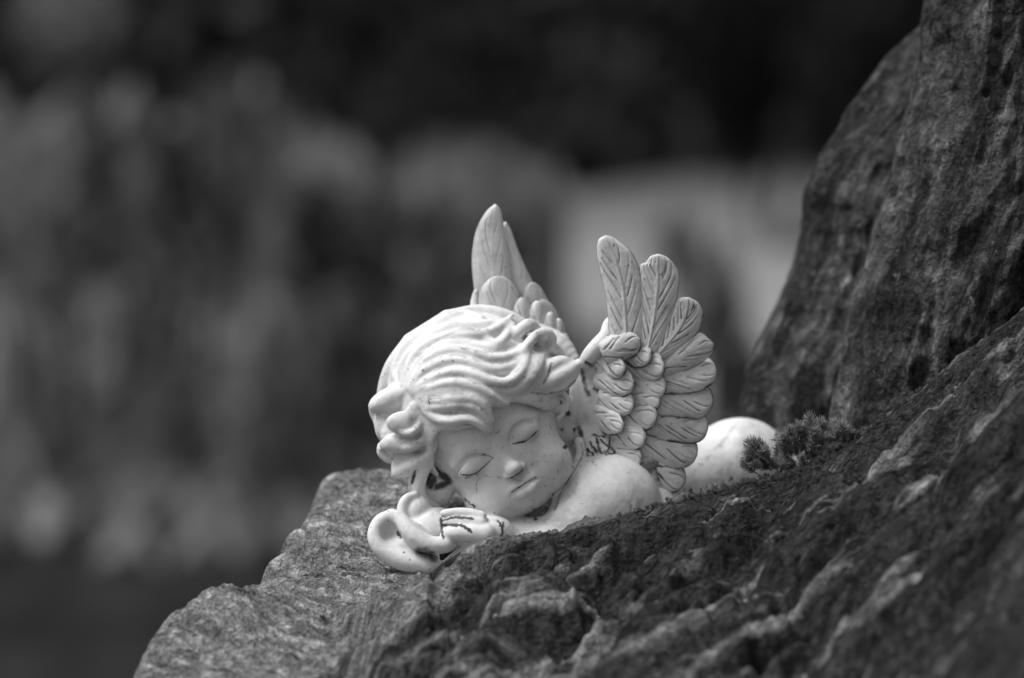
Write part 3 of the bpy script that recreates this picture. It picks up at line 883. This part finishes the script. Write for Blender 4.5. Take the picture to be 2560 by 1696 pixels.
def feather_mesh(B, T, hw, nrm, thick=9, bulge=7, seed=0, shaft=2.6, slope=(.8, 1.25), tipe=2.2, tipl=1.15, barbs=7, bend=0.0, dirty=.6, rootw=.55, side=0.0, edges=None, under=.0):
    """a carved feather: closed slab with a raised shaft, slanting barb grooves and a rounded tip"""
    r = np.random.default_rng(seed+100)
    B = np.asarray(B, float); T = np.asarray(T, float); nrm = np.asarray(nrm, float)
    ax = T-B; L = np.linalg.norm(ax); ax = ax/L
    nrm = nrm-ax*(nrm@ax); nrm /= np.linalg.norm(nrm)
    sd = np.cross(ax, nrm)
    nu, nv = max(22, int(L/2.3)), max(14, int(2*hw/2.3))
    u = np.linspace(0, 1, nu); v = np.linspace(-1, 1, nv)
    U, S = np.meshgrid(u, v, indexing='ij')
    rl = min(.85, hw/L*tipl)                     # rounded tip length
    e = np.clip((U-(1-rl))/rl, 0, 1)
    W = hw*(rootw+(1-rootw)*np.sin(np.clip(U/.62, 0, 1)*math.pi/2))*np.sqrt(np.clip(1-e**tipe, 0, 1))
    W = W*(1+.05*vnoise(U*5, S*0+seed, None, seed))
    rim = np.clip(1-np.abs(S)**6, 0, 1)
    top = bulge*(1-S**2)*np.clip(W/hw, 0, 1)
    top = top + shaft*np.exp(-(S*W/3.2)**2)*(1-.6*U)             # shaft
    g = np.zeros_like(U); gd = np.zeros_like(U)
    for sgn in (-1, 1):
        for b in range(barbs):
            sl_k = sum(slope)/2
            u0 = (b+.4+r.uniform(-.35, .35))/barbs*.9 - .12 - .35*(sl_k-1)*hw/L
            ln = r.uniform(.55, .97); st = r.uniform(.08, .25); sl = r.uniform(*slope)*hw/L
            s_ = S*sgn
            line = np.abs(U-(u0+sl*s_+.12*s_**2))*L/math.sqrt(1+(sl*L/hw)**2)
            m = (s_ > st) & (s_ < ln) & (U > .03) & (U < .97)
            q = np.exp(-(line/2.1)**2)*m
            g = np.maximum(g, q*r.uniform(.6, 1)); gd = np.maximum(gd, q*r.choice([.3, .6, .9, 1.0]))
    q = (shaft > 1)*np.exp(-((np.abs(S)*W-4.5)/2.0)**2)*(U < .88)*(S*(1 if r.random() < .5 else -1) > 0)
    g = np.maximum(g, q*.7); gd = np.maximum(gd, q*r.uniform(.2, .8))
    top = top - 3.2*g
    C = B + U[..., None]*L*ax + (S*W)[..., None]*sd + side*np.sin(U*math.pi)[..., None]*sd
    if edges is not None:                        # outline given by its two edges, root to tip
        ee = []
        for P in edges:
            P = catmull(np.asarray(P, float), 4)
            t = np.append(0, np.cumsum(np.linalg.norm(np.diff(P, axis=0), axis=1))); t /= t[-1]
            ee.append(np.stack([np.interp(u, t, P[:, q]) for q in range(3)], -1))
        mm = (S[..., None]+1)/2
        C = ee[0][:, None, :]*(1-mm) + ee[1][:, None, :]*mm
    curve = bend*(U**2)
    Tp = C + (top*rim+thick*.5*rim+curve)[..., None]*nrm
    Bt = C + (-thick*.5*rim+curve)[..., None]*nrm
    if under > .5:                               # grime packed round the outline
        cen = C.mean(axis=(0, 1))
        out = C - cen; out = out - (out@nrm)[..., None]*nrm
        out = out/np.maximum(np.linalg.norm(out, axis=-1), 1e-6)[..., None]
        Bt = Bt + out*2.6*(np.abs(S)**4+np.clip((U-.8)/.2, 0, 1))[..., None].clip(0, 1)
    n = nu*nv
    I = np.arange(n).reshape(nu, nv)
    F = [np.stack([I[:-1, :-1], I[1:, :-1], I[1:, 1:], I[:-1, 1:]], -1).reshape(-1, 4)]
    F.append(F[0][:, ::-1]+n)
    ring = np.concatenate([I[:, 0], I[-1, 1:], I[-2::-1, -1], I[0, -2:0:-1]])
    rn = np.roll(ring, -1)
    F.append(np.stack([rn, ring, ring+n, rn+n], -1))
    edge = np.clip((np.abs(S)-.86)/.14, 0, 1)*(U < .95)
    ed = edge*np.clip(.6+fbm(U*6, S*2+seed, None, 2, seed), 0, 1)*dirty
    root = np.clip(1-U/.16, 0, 1)*.5*dirty
    D = np.maximum(np.maximum(gd*.9*min(1, dirty*1.5), ed), root).reshape(-1)
    return np.vstack([Tp.reshape(-1, 3), Bt.reshape(-1, 3)]), np.vstack(F), np.concatenate([D, D*0+under])


def build_right_wing(base, root):
    F = Field(Q(1420, 1300, 0)-[0, 120, 0], Q(1700, 780, 0)+[0, 130, 0], 3.0)
    # carved arm of the wing, running up to the first feather
    F.chain(at(src, [(1456, 918), (1475, 890), (1499, 864), (1517, 840), (1522, 814), (1528, 796)], [-20, 0, 14, 14, 6, 0], [15, 21, 23, 20, 16, 9]), k=8)
    F.chain(at(src, [(1446, 920), (1500, 930), (1560, 920), (1600, 880)], [-44, -26, -10, 4], [14, 24, 20, 12]), k=16)
    # the plate below the feathers
    F.ell(Q(1530, 1030, 26), (90, 16, 150), np.array([[.97, .1, .2], [0, 1, 0], [-.2, 0, .97]]), k=14)
    F.ell(Q(1580, 1000, 30), (80, 14, 150), k=14)
    F.ell(Q(1590, 1150, 30), (70, 18, 110), np.array([[.8, 0, .6], [0, 1, 0], [-.6, 0, .8]]), k=14)
    F.chain(at(src, [(1450, 920), (1455, 1000), (1465, 1080), (1510, 1150)], [-40, -36, -20, 0], [20, 32, 36, 30]), k=16)
    F.ell(Q(1640, 1235, 66), (60, 26, 50), k=16)
    V, Fc = F.mesh()
    px, py = proj(V)
    D = np.clip(.5*fbm(px/22, py/22, V[:, 1]/22, 3, 9)+.42, 0, .8)*smooth(1480, 1560, px)*(py > 880)
    D = np.maximum(D, polyline_dirt_shade(V, [([(1480, 1118), (1520, 1140), (1560, 1165), (1600, 1178)], 5, .8, 90), ([(1465, 905), (1480, 915)], 6, .8, 60), ([(1455, 925), (1462, 960), (1470, 990)], 8, .7, 70),
                                        ([(1448, 1070), (1455, 1090)], 9, .8, 70)] + [([a_, b_], 4, .95, 90) for a_, b_ in (((1474, 1106), (1492, 1132)), ((1490, 1096), (1504, 1134)), ((1500, 1100), (1530, 1122)), ((1512, 1128), (1540, 1140)), ((1482, 1088), (1510, 1092)), ((1526, 1092), (1520, 1130)), ((1468, 1124), (1484, 1136)), ((1540, 1110), (1532, 1150)))]))
    wing = link_mesh('wing', to_world(V), Fc, M_RESIN, root, {'dirt_shade': D}, base=base)
    wing['label'] = 'carved wing spread open at the right of the head'

    def dep(px, py):                       # depth of the wing's face: leans towards the viewer at the top
        return 30 - .10*(1130-py) - .06*(px-1500) + 28*((px-1560)/220)**2*(px > 1560)
    fl = []
    rj = np.random.default_rng(77)
    prim = [(1566, 868, 1521, 587, 52), (1612, 880, 1652, 634, 54), (1630, 900, 1738, 742, 48), (1640, 925, 1783, 848, 44), (1636, 950, 1790, 924, 44),
            (1630, 990, 1781, 1004, 46), (1612, 1042, 1768, 1074, 46), (1596, 1095, 1741, 1138, 45), (1590, 1145, 1708, 1212, 42), (1620, 1215, 1690, 1280, 34)]
    for i, (bx, by, tx, ty, hw) in enumerate(prim):
        fl.append((bx, by, tx, ty, hw, -4*(9-i), 12, 7, .85 if i > 1 else .6, 8 if i else 6, 1.15, 2.2))
    cov = [(1556, 862, 1622, 900, 32), (1562, 896, 1662, 930, 37), (1572, 942, 1665, 974, 35), (1562, 984, 1655, 1010, 34), (1550, 1020, 1638, 1054, 36),
           (1536, 1066, 1614, 1108, 36), (1526, 1112, 1604, 1160, 34)]
    for i, (bx, by, tx, ty, hw) in enumerate(cov):
        fl.append((bx, by, tx, ty, hw*1.12, -30-3.2*(6-i), 9, 6, .9, 6, 1.35, 2.0))
    inn = [(1494, 900, 1570, 928, 28), (1490, 938, 1580, 970, 31), (1498, 988, 1580, 1018, 32), (1484, 1034, 1562, 1070, 32)]
    for i, (bx, by, tx, ty, hw) in enumerate(inn):
        fl.append((bx, by, tx, ty, hw*1.1, -38-3.2*(4-i), 9, 5, .9, 6, 1.35, 2.0))
    fl.append((1506, 884, 1598, 848, 36, -46, 11, 8, .9, 6, 1.1, 2.0))
    OUT = {0: ([(1530, 870), (1522, 827), (1517, 768), (1510, 719), (1499, 678), (1492, 630), (1496, 600), (1515, 588)],
               [(1612, 870), (1612, 800), (1608, 720), (1597, 670), (1590, 650), (1575, 626), (1550, 604), (1530, 592), (1515, 588)]),
           1: ([(1590, 880), (1592, 800), (1594, 720), (1598, 666), (1612, 657), (1626, 641), (1645, 635)],
               [(1650, 880), (1680, 800), (1694, 740), (1698, 690), (1690, 666), (1675, 648), (1660, 639), (1645, 635)]),
           2: ([(1610, 890), (1650, 820), (1686, 757), (1702, 745), (1722, 743)], [(1668, 900), (1715, 862), (1747, 828), (1758, 790), (1755, 772), (1745, 756), (1722, 743)]),
           3: ([(1636, 912), (1690, 866), (1738, 838), (1760, 836), (1784, 862)], [(1650, 950), (1715, 925), (1758, 902), (1778, 884), (1784, 862)])}
    for i, (bx, by, tx, ty, hw, dd, th, bu, dr, nb, tl, te) in enumerate(fl):
        Bp = Q(bx, by, dep(bx, by)+(dd*.75 if i < 10 or i == len(fl)-1 else -6)); Tp = Q(tx, ty, dep(tx, ty)+dd)
        nrm = (-.18, -1, -.10 if i < 3 else .12) if i < 10 else (-.1, -1, -.15)
        if i >= 10 and i < len(fl)-1:           # uneven hand carving
            tx, ty, hw = tx+rj.uniform(-8, 6), ty+rj.uniform(-6, 6), hw*rj.uniform(.92, 1.18)
            Tp = Q(tx, ty, dep(tx, ty)+dd+rj.uniform(-3, 3))
        eds = None
        if i in OUT:
            eds = [[Q(x, y, dep(x, y)+dd) for x, y in e] for e in OUT[i]]
        sh = 2.4 if i < 2 else (1.2 if i == 2 else 0)
        V, Fc, D = feather_mesh(Bp, Tp, hw, nrm, th, bu, i, shaft=sh, slope=(1.2, 1.7) if i < 3 else (1.2, 2.2), barbs=nb if i < 3 else max(3, nb-3), dirty=dr, rootw=.9, tipl=tl, tipe=te, edges=eds, under=1.0 if i > 2 else .4)
        link_mesh('feather', to_world(V), Fc, M_RESIN, wing, {'dirt_shade': D}, base=base)
    return wing


def build_left_wing(base, root):
    F = Field(Q(1150, 960, 200)-[0, 90, 0], Q(1480, 650, 200)+[0, 130, 0], 3.5)
    F.chain(at(src, [(1192, 790), (1186, 760), (1190, 730)], [-170, -165, -165], [16, 11, 7]), k=8)
    F.ell(Q(1270, 850, 215), (110, 20, 110), k=14)
    F.chain(at(src, [(1430, 900), (1390, 870), (1330, 850)], [-160, -180, -190], [20, 40, 50]), k=14, step=20)
    V, Fc = F.mesh()
    wing = link_mesh('wing', to_world(V), Fc, M_RESIN, root, {'dirt_shade': np.zeros(len(V))}, base=base)
    wing['label'] = 'carved wing standing up behind the head'
    fl = [(1246, 830, 1241, 511, 66, 205, .2, 3.2, 1.5), (1322, 830, 1263, 553, 52, 226, .2, 3.0, 1.6), (1362, 880, 1326, 706, 40, 240, .3, 2.0, 1.8), (1385, 890, 1352, 748, 36, 244, .3, 2, 1.8),
          (1256, 870, 1243, 690, 56, 180, .25, 1.3, 2.0),
          (1312, 890, 1304, 744, 28, 186, .4, 2, 1.8), (1342, 890, 1343, 752, 27, 192, .45, 2, 1.8), (1366, 900, 1376, 780, 25, 198, .45, 2, 1.8), (1380, 910, 1397, 796, 22, 206, .4, 2, 1.8), (1392, 920, 1413, 832, 20, 210, .4, 2, 1.8), (1400, 930, 1424, 862, 17, 212, .4, 2, 1.8),
          (1292, 910, 1284, 800, 26, 168, .35, 1.6, 2), (1322, 910, 1322, 812, 24, 170, .35, 1.6, 2)]
    OUT = {0: ([(1188, 800), (1186, 740), (1179, 660), (1184, 600), (1197, 559), (1218, 526), (1238, 511)],
               [(1290, 800), (1282, 720), (1272, 640), (1262, 580), (1256, 545), (1250, 522), (1238, 511)]),
           1: ([(1270, 800), (1262, 700), (1258, 620), (1254, 570), (1263, 555)], [(1380, 800), (1344, 730), (1306, 650), (1290, 610), (1276, 572), (1263, 555)])}
    for i, (bx, by, tx, ty, hw, d, dr, tl, te) in enumerate(fl):
        lean = 30 if i < 4 else 10
        eds = [[Q(x, y, d-lean*(800-y)/290) for x, y in e] for e in OUT[i]] if i in OUT else None
        V, Fc, D = feather_mesh(Q(bx, by, d), Q(tx, ty, d-lean), hw, (.35, -1, -.05), 14, 8, 40+i, .8, (1.2, 2.2), barbs=4 if i < 5 else 5, dirty=dr, rootw=.85, tipl=tl, tipe=te, edges=eds)
        link_mesh('feather', to_world(V), Fc, M_RESIN, wing, {'dirt_shade': D}, base=base)
    return wing


# ------------------------------------------------------------------ moss
def needle_tuft(L, R, n, r, whorls=5):
    """upright moss shoot: stem with whorls of narrow pointed leaves, in px, along +z"""
    V, F = [], []
    def leaf(p, d, ln, wd):
        d = d/np.linalg.norm(d)
        s = np.cross(d, r.normal(size=3)); s /= np.linalg.norm(s)
        t = np.cross(d, s)
        m = p+d*ln*.45
        i = len(V)
        V.extend([p-s*wd*.5, p+s*wd*.5, m+s*wd, m+t*wd*.6, m-s*wd, p+d*ln+np.array([0, 0, ln*.08])])
        F.extend([(i, i+1, i+2, i+3), (i, i+3, i+4), (i+2, i+5, i+3), (i+3, i+5, i+4)])
    for k in range(whorls):
        z = L*(k+.5)/whorls
        m = n if k < whorls-1 else n+6
        for j in range(m):
            a = 2*math.pi*(j+r.uniform(-.3, .3))/m + k*.7
            el = r.uniform(.35, .85) if k < whorls-1 else r.uniform(.3, 1.35)
            leaf(np.array([0, 0, z]), np.array([math.cos(a)*math.cos(el), math.sin(a)*math.cos(el), math.sin(el)]), R*r.uniform(.75, 1.15), R*.10)
    i = len(V)
    for z in (-L*.3, L):
        for j in range(5):
            V.append(np.array([math.cos(j*1.2566)*R*.1, math.sin(j*1.2566)*R*.1, z]))
    for j in range(5): F.append((i+j, i+(j+1) % 5, i+5+(j+1) % 5, i+5+j))
    return np.array(V), F


def moss_patch(name, label, shoots, cat='moss', mat=None):
    """shoots: px, py, depth, length, radius, lean x, lean y"""
    b0 = to_world(Q(*shoots[0][:3]))
    root = empty(name, b0)
    r = np.random.default_rng(5+len(shoots))
    for (px, py, d, L, R, lx, ly) in shoots:
        V, F = needle_tuft(L*1.05, R*.72, 13, r, 7)
        z = np.array([lx, ly, 1.0]); z /= np.linalg.norm(z)
        x = np.cross([0, 1, 0], z); x /= np.linalg.norm(x); y = np.cross(z, x)
        V = V[:, :1]*x + V[:, 1:2]*y + V[:, 2:3]*z + Q(px, py, d)
        link_mesh('moss_shoot', to_world(V), F, mat or M_MOSS, root, base=b0)
    tag(root, label, cat)
    return root


# ------------------------------------------------------------------ foliage in the blurred background
def leaves(centre, rad, n, size, r, upright=.6):
    """leaf-shaped faces scattered in an ellipsoid"""
    p = r.normal(size=(n, 3)); p /= np.linalg.norm(p, axis=1)[:, None]
    p = p*(r.random((n, 1))**.42)*rad + centre
    d = r.normal(size=(n, 3)); d[:, 2] = np.abs(d[:, 2])+upright; d /= np.linalg.norm(d, axis=1)[:, None]
    s = np.cross(d, r.normal(size=(n, 3))); s /= np.linalg.norm(s, axis=1)[:, None]
    ln = size*r.uniform(.6, 1.3, (n, 1)); wd = ln*.22
    nn = np.cross(d, s)
    V = np.stack([p-d*ln*.5, p+s*wd+nn*wd*.3, p+d*ln*.5, p-s*wd+nn*wd*.3], 1).reshape(-1, 3)
    F = np.arange(4*n).reshape(n, 4)
    return V, F


MATS = {}
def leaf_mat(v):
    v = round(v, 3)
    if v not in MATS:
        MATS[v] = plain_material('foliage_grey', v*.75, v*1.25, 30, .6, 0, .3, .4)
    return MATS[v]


def shrub(name, label, cat, blobs, dist, seed, group=None):
    """blobs: px, py, rx, ry (photo px), albedo, count"""
    r = np.random.default_rng(seed)
    k = PX*dist/DREF
    cx = np.mean([b[0] for b in blobs])
    g = BG(cx, 900, dist); g[2] = 0
    root = empty(name, g)
    for (px, py, rx, ry, alb, n) in blobs:
        c = BG(px, py, dist + r.uniform(-.08, .08))
        V, F = leaves(c, np.array([rx*.8*k, max(rx, 60)*k, ry*1.35*k]), n, .04, r, 1.6)
        link_mesh('foliage', V, F, leaf_mat(min(.6, alb*2.1)), root, base=g, flat=True)
        # stem from the ground into the cluster
        foot = np.array([c[0]+r.uniform(-.02, .02), c[1]+.04, 0.0])
        ring = []
        for q, (pt, rd) in enumerate(((foot, .006), ((foot+c)/2+r.normal(size=3)*.01, .005), (c+np.array([0, .02, ry*k*.5]), .002))):
            for j in range(6):
                ring.append(pt+rd*np.array([math.cos(j*1.047), math.sin(j*1.047), 0]))
        Fs = [(a*6+j, a*6+(j+1) % 6, a*6+6+(j+1) % 6, a*6+6+j) for a in (0, 1) for j in range(6)]
        link_mesh('stem', np.array(ring), Fs, M_STEM, root, base=g)
    return tag(root, label, cat, group)


# ================================================================== build
build_ledge()
build_boulder('boulder', EF, 300, 260, 900, 3, 'dark wet upright boulder rising out of the right edge of the picture')
build_boulder('boulder', EB, 760, 260, 900, 8, 'rounded dark boulder farther back, behind the angel and left of the upright one')

b0 = to_world(Q(1300, 1440, -20))
angel = empty('angel_figurine', b0)
tag(angel, 'white resin sleeping cherub figurine with spread wings lying on the stone', 'figurine')
build_body(b0, angel)
build_hair(b0, angel)
build_right_wing(b0, angel)
build_left_wing(b0, angel)

rm = np.random.default_rng(12)
shoots = []
for (mx, my, sx, sy, cnt, lx) in ((1905, 1155, 26, 22, 12, -.9), (1985, 1125, 40, 24, 15, -.3), (2050, 1105, 34, 24, 13, .15), (2040, 1150, 46, 14, 12, 0), (1960, 1172, 44, 8, 9, -.3), (2110, 1100, 24, 10, 6, .3)):
    for q in range(cnt):
        shoots.append((mx+rm.normal()*sx*.7, my+rm.normal()*sy*.7, -168+rm.uniform(-30, 26), rm.uniform(16, 40), rm.uniform(18, 38), lx+rm.uniform(-.7, .6), rm.uniform(-.7, .1)))
moss_patch('moss_tuft', 'bristly star moss tuft on the stone ridge in front of the white hip', shoots)
moss_patch('moss_tuft', 'small moss sprig on the ridge edge below the wing tip', [
    (1790, 1232, -205, 16, 18, -.3, 0), (1810, 1228, -200, 18, 18, 0, -.2), (1832, 1226, -205, 16, 18, .2, 0), (1775, 1236, -205, 12, 14, -.7, 0)])

# hedge behind everything
r = np.random.default_rng(2)
hx0, hx1 = -2.2, 3.2
hy = 5.0
hb = np.array([.4, hy+.35, 0])
hedge = empty('hedge', hb)
Vs, Fs, n0 = [], [], 0
nleaf = 26000
p = np.stack([r.uniform(hx0, hx1, nleaf), hy + .35*r.random(nleaf)**1.5, r.uniform(0, 1.5, nleaf)], 1)
p[:, 1] -= .12*np.maximum(0, vnoise(p[:, 0]*2, p[:, 2]*2, None, 4))
d = r.normal(size=(nleaf, 3)); d /= np.linalg.norm(d, axis=1)[:, None]
s = np.cross(d, r.normal(size=(nleaf, 3))); s /= np.linalg.norm(s, axis=1)[:, None]
ln = .06*r.uniform(.6, 1.3, (nleaf, 1))
V = np.stack([p-d*ln*.5, p+s*ln*.25, p+d*ln*.5, p-s*ln*.25], 1).reshape(-1, 3)
link_mesh('foliage', V, np.arange(4*nleaf).reshape(-1, 4), leaf_mat(.22), hedge, base=hb, flat=True)
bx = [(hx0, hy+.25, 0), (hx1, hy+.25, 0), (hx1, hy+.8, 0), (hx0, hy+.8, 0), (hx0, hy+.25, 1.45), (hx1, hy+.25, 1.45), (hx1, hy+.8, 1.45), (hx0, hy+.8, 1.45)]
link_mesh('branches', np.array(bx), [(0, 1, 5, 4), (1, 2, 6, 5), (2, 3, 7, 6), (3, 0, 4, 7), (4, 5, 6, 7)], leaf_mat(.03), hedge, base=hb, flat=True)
tag(hedge, 'dark blurred hedge across the back of the garden', 'hedge')

# dense low planting that fills the left of the picture
r = np.random.default_rng(31)
Vb, n_bed = [], 34000
t = r.random(n_bed)
px_ = r.uniform(-250, 1420, n_bed); py_ = 1560 - 1330*r.random(n_bed)**.8
keep = (py_ > np.interp(px_, [-200, 250, 480, 680, 860, 1000, 1300], [230, 230, 190, 190, 300, 370, 400]) + 50*vnoise(px_/160, px_*0, None, 6) + 560*r.random(n_bed)**1.0) & ((px_ < 1120 + 420*r.random(n_bed)) | (py_ > 800))
keep &= r.random(n_bed) < np.interp(py_, [180, 350, 600, 850, 1050, 1200, 1400], [.10, .28, .8, 1, .55, .12, 0])
px_, py_ = px_[keep], py_[keep]
dist_ = 4.35 - .55*np.clip((py_-700)/800, 0, 1) + r.uniform(-.12, .12, len(px_))
dist_ = np.minimum(dist_, CAM[2]/(-FWD[2]-PX/DREF*(848-py_)*UPV[2]) - .07)
kk = dist_/DREF
pb = CAM + (PX*kk*(px_-1280))[:, None]*RGT + (PX*kk*(848-py_))[:, None]*UPV + dist_[:, None]*FWD
nb_ = len(pb)
d = r.normal(size=(nb_, 3)); d[:, 2] = np.abs(d[:, 2])+.9; d /= np.linalg.norm(d, axis=1)[:, None]
s_ = np.cross(d, r.normal(size=(nb_, 3))); s_ /= np.linalg.norm(s_, axis=1)[:, None]
ln = .05*r.uniform(.6, 1.3, (nb_, 1))
V = np.stack([pb-d*ln*.5, pb+s_*ln*.2, pb+d*ln*.5, pb-s_*ln*.2], 1).reshape(-1, 3)
bed = link_mesh('groundcover', V, np.arange(4*nb_).reshape(-1, 4), leaf_mat(.30), flat=True)
tag(bed, 'blurred mass of dark green leaves and stalks filling the left of the garden', 'groundcover', kind='stuff')

shrub('shrub', 'pale blurred shrub at the left edge of the picture', 'shrub',
      [(30, 900, 70, 130, .20, 130), (110, 720, 90, 45, .10, 70), (125, 1150, 60, 90, .09, 70), (240, 430, 60, 130, .06, 50), (180, 50, 170, 80, .11, 150)], 3.9, 21)
shrub('shrub', 'blurred light shrub left of the ledge, beside the leftmost one', 'shrub',
      [(373, 700, 45, 170, .17, 120), (330, 880, 75, 90, .19, 130), (395, 1060, 38, 150, .16, 110), (260, 1260, 50, 60, .07, 45), (485, 1200, 26, 80, .10, 40)], 3.95, 22)
shrub('shrub', 'tallest pale blurred shrub midway between left edge and angel', 'shrub',
      [(690, 740, 55, 170, .22, 150), (660, 900, 90, 120, .20, 170), (640, 1060, 50, 110, .15, 100), (640, 1160, 30, 60, .11, 40), (700, 540, 70, 50, .13, 70), (600, 320, 130, 130, .07, 60), (540, 520, 50, 200, .08, 60)], 3.95, 23)
shrub('shrub', 'blurred pale shrub just left of the angel hair', 'shrub',
      [(860, 530, 45, 120, .18, 100), (855, 700, 36, 90, .19, 80), (880, 900, 40, 140, .12, 90)], 3.9, 24)
shrub('shrub', 'pale blurred shrub rising behind the upright wing', 'shrub',
      [(1055, 520, 50, 80, .15, 90), (1055, 720, 50, 100, .2, 100), (1230, 490, 80, 80, .10, 100), (1180, 620, 90, 120, .15, 150), (1370, 640, 50, 150, .15, 120), (1000, 950, 60, 200, .12, 120), (1290, 560, 60, 90, .14, 90)], 4.0, 25)
shrub('shrub', 'dark blurred bush on the pale path behind the spread wing', 'shrub',
      [(1700, 630, 80, 70, .10, 45), (1790, 760, 90, 110, .10, 70), (1840, 930, 90, 110, .09, 90)], 4.0, 26)
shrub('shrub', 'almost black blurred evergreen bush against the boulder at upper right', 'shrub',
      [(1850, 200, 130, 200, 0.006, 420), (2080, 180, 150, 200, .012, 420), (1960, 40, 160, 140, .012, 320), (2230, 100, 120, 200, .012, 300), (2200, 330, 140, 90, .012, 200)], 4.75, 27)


def sapling(px, py0, rad, dist, seed, label):
    """bare young stem, blurred"""
    r = np.random.default_rng(seed)
    top = BG(px, py0, dist); foot = np.array([top[0]+r.uniform(-.02, .02), top[1]+.05, 0.0])
    root = empty('sapling', foot)
    ring, n = [], 9
    for q in range(n):
        t = q/(n-1)
        c = foot*(1-t)+top*t + np.array([.012*math.sin(q*1.3+seed), 0, 0])
        for j in range(8):
            ring.append(c + rad*(1.1-.5*t)*np.array([math.cos(j*.7854), math.sin(j*.7854), 0]))
    F = [(a*8+j, a*8+(j+1) % 8, a*8+8+(j+1) % 8, a*8+8+j) for a in range(n-1) for j in range(8)]
    link_mesh('trunk', np.array(ring), F, M_STEM, root, base=foot)
    V, Fl = leaves(top, np.array([.03, .03, .07]), 60, .035, r)
    link_mesh('crown', V, Fl, leaf_mat(.05), root, base=foot, flat=True)
    return tag(root, label, 'sapling')


sapling(436, 420, .0085, 3.75, 1, 'thin dark blurred stem farthest left in the garden')
sapling(795, 560, .0095, 3.75, 2, 'thin dark blurred stem midway between the left stem and the angel')
sapling(952, 640, .008, 3.75, 3, 'thin dark blurred stem close to the left of the angel hair')

# short moss creeping along the crest of the ridge
r = np.random.default_rng(44)
Vs, Fs, n0 = [], [], 0
for q in range(340):
    xp = r.normal(2080, 130) if q < 280 else r.uniform(1500, 1880)
    yy = ridge_y(xp) + r.normal()*26 - 14
    X_ = (xp-1280)*(1+yy/DPX)
    Zc = float(ledge_height(np.array([X_]), np.array([yy]))[0][0])
    V, F = needle_tuft(r.uniform(3, 9), r.uniform(5, 12), 7, r, 3)
    V = V + np.array([X_, yy, Zc+1])
    Vs.append(V); Fs += [tuple(i+n0 for i in f) for f in F]; n0 += len(V)
creep = link_mesh('creeping_moss', to_world(np.vstack(Vs)), Fs, M_CREEP)
tag(creep, 'short moss creeping along the crest of the stone ridge', 'moss', kind='stuff')
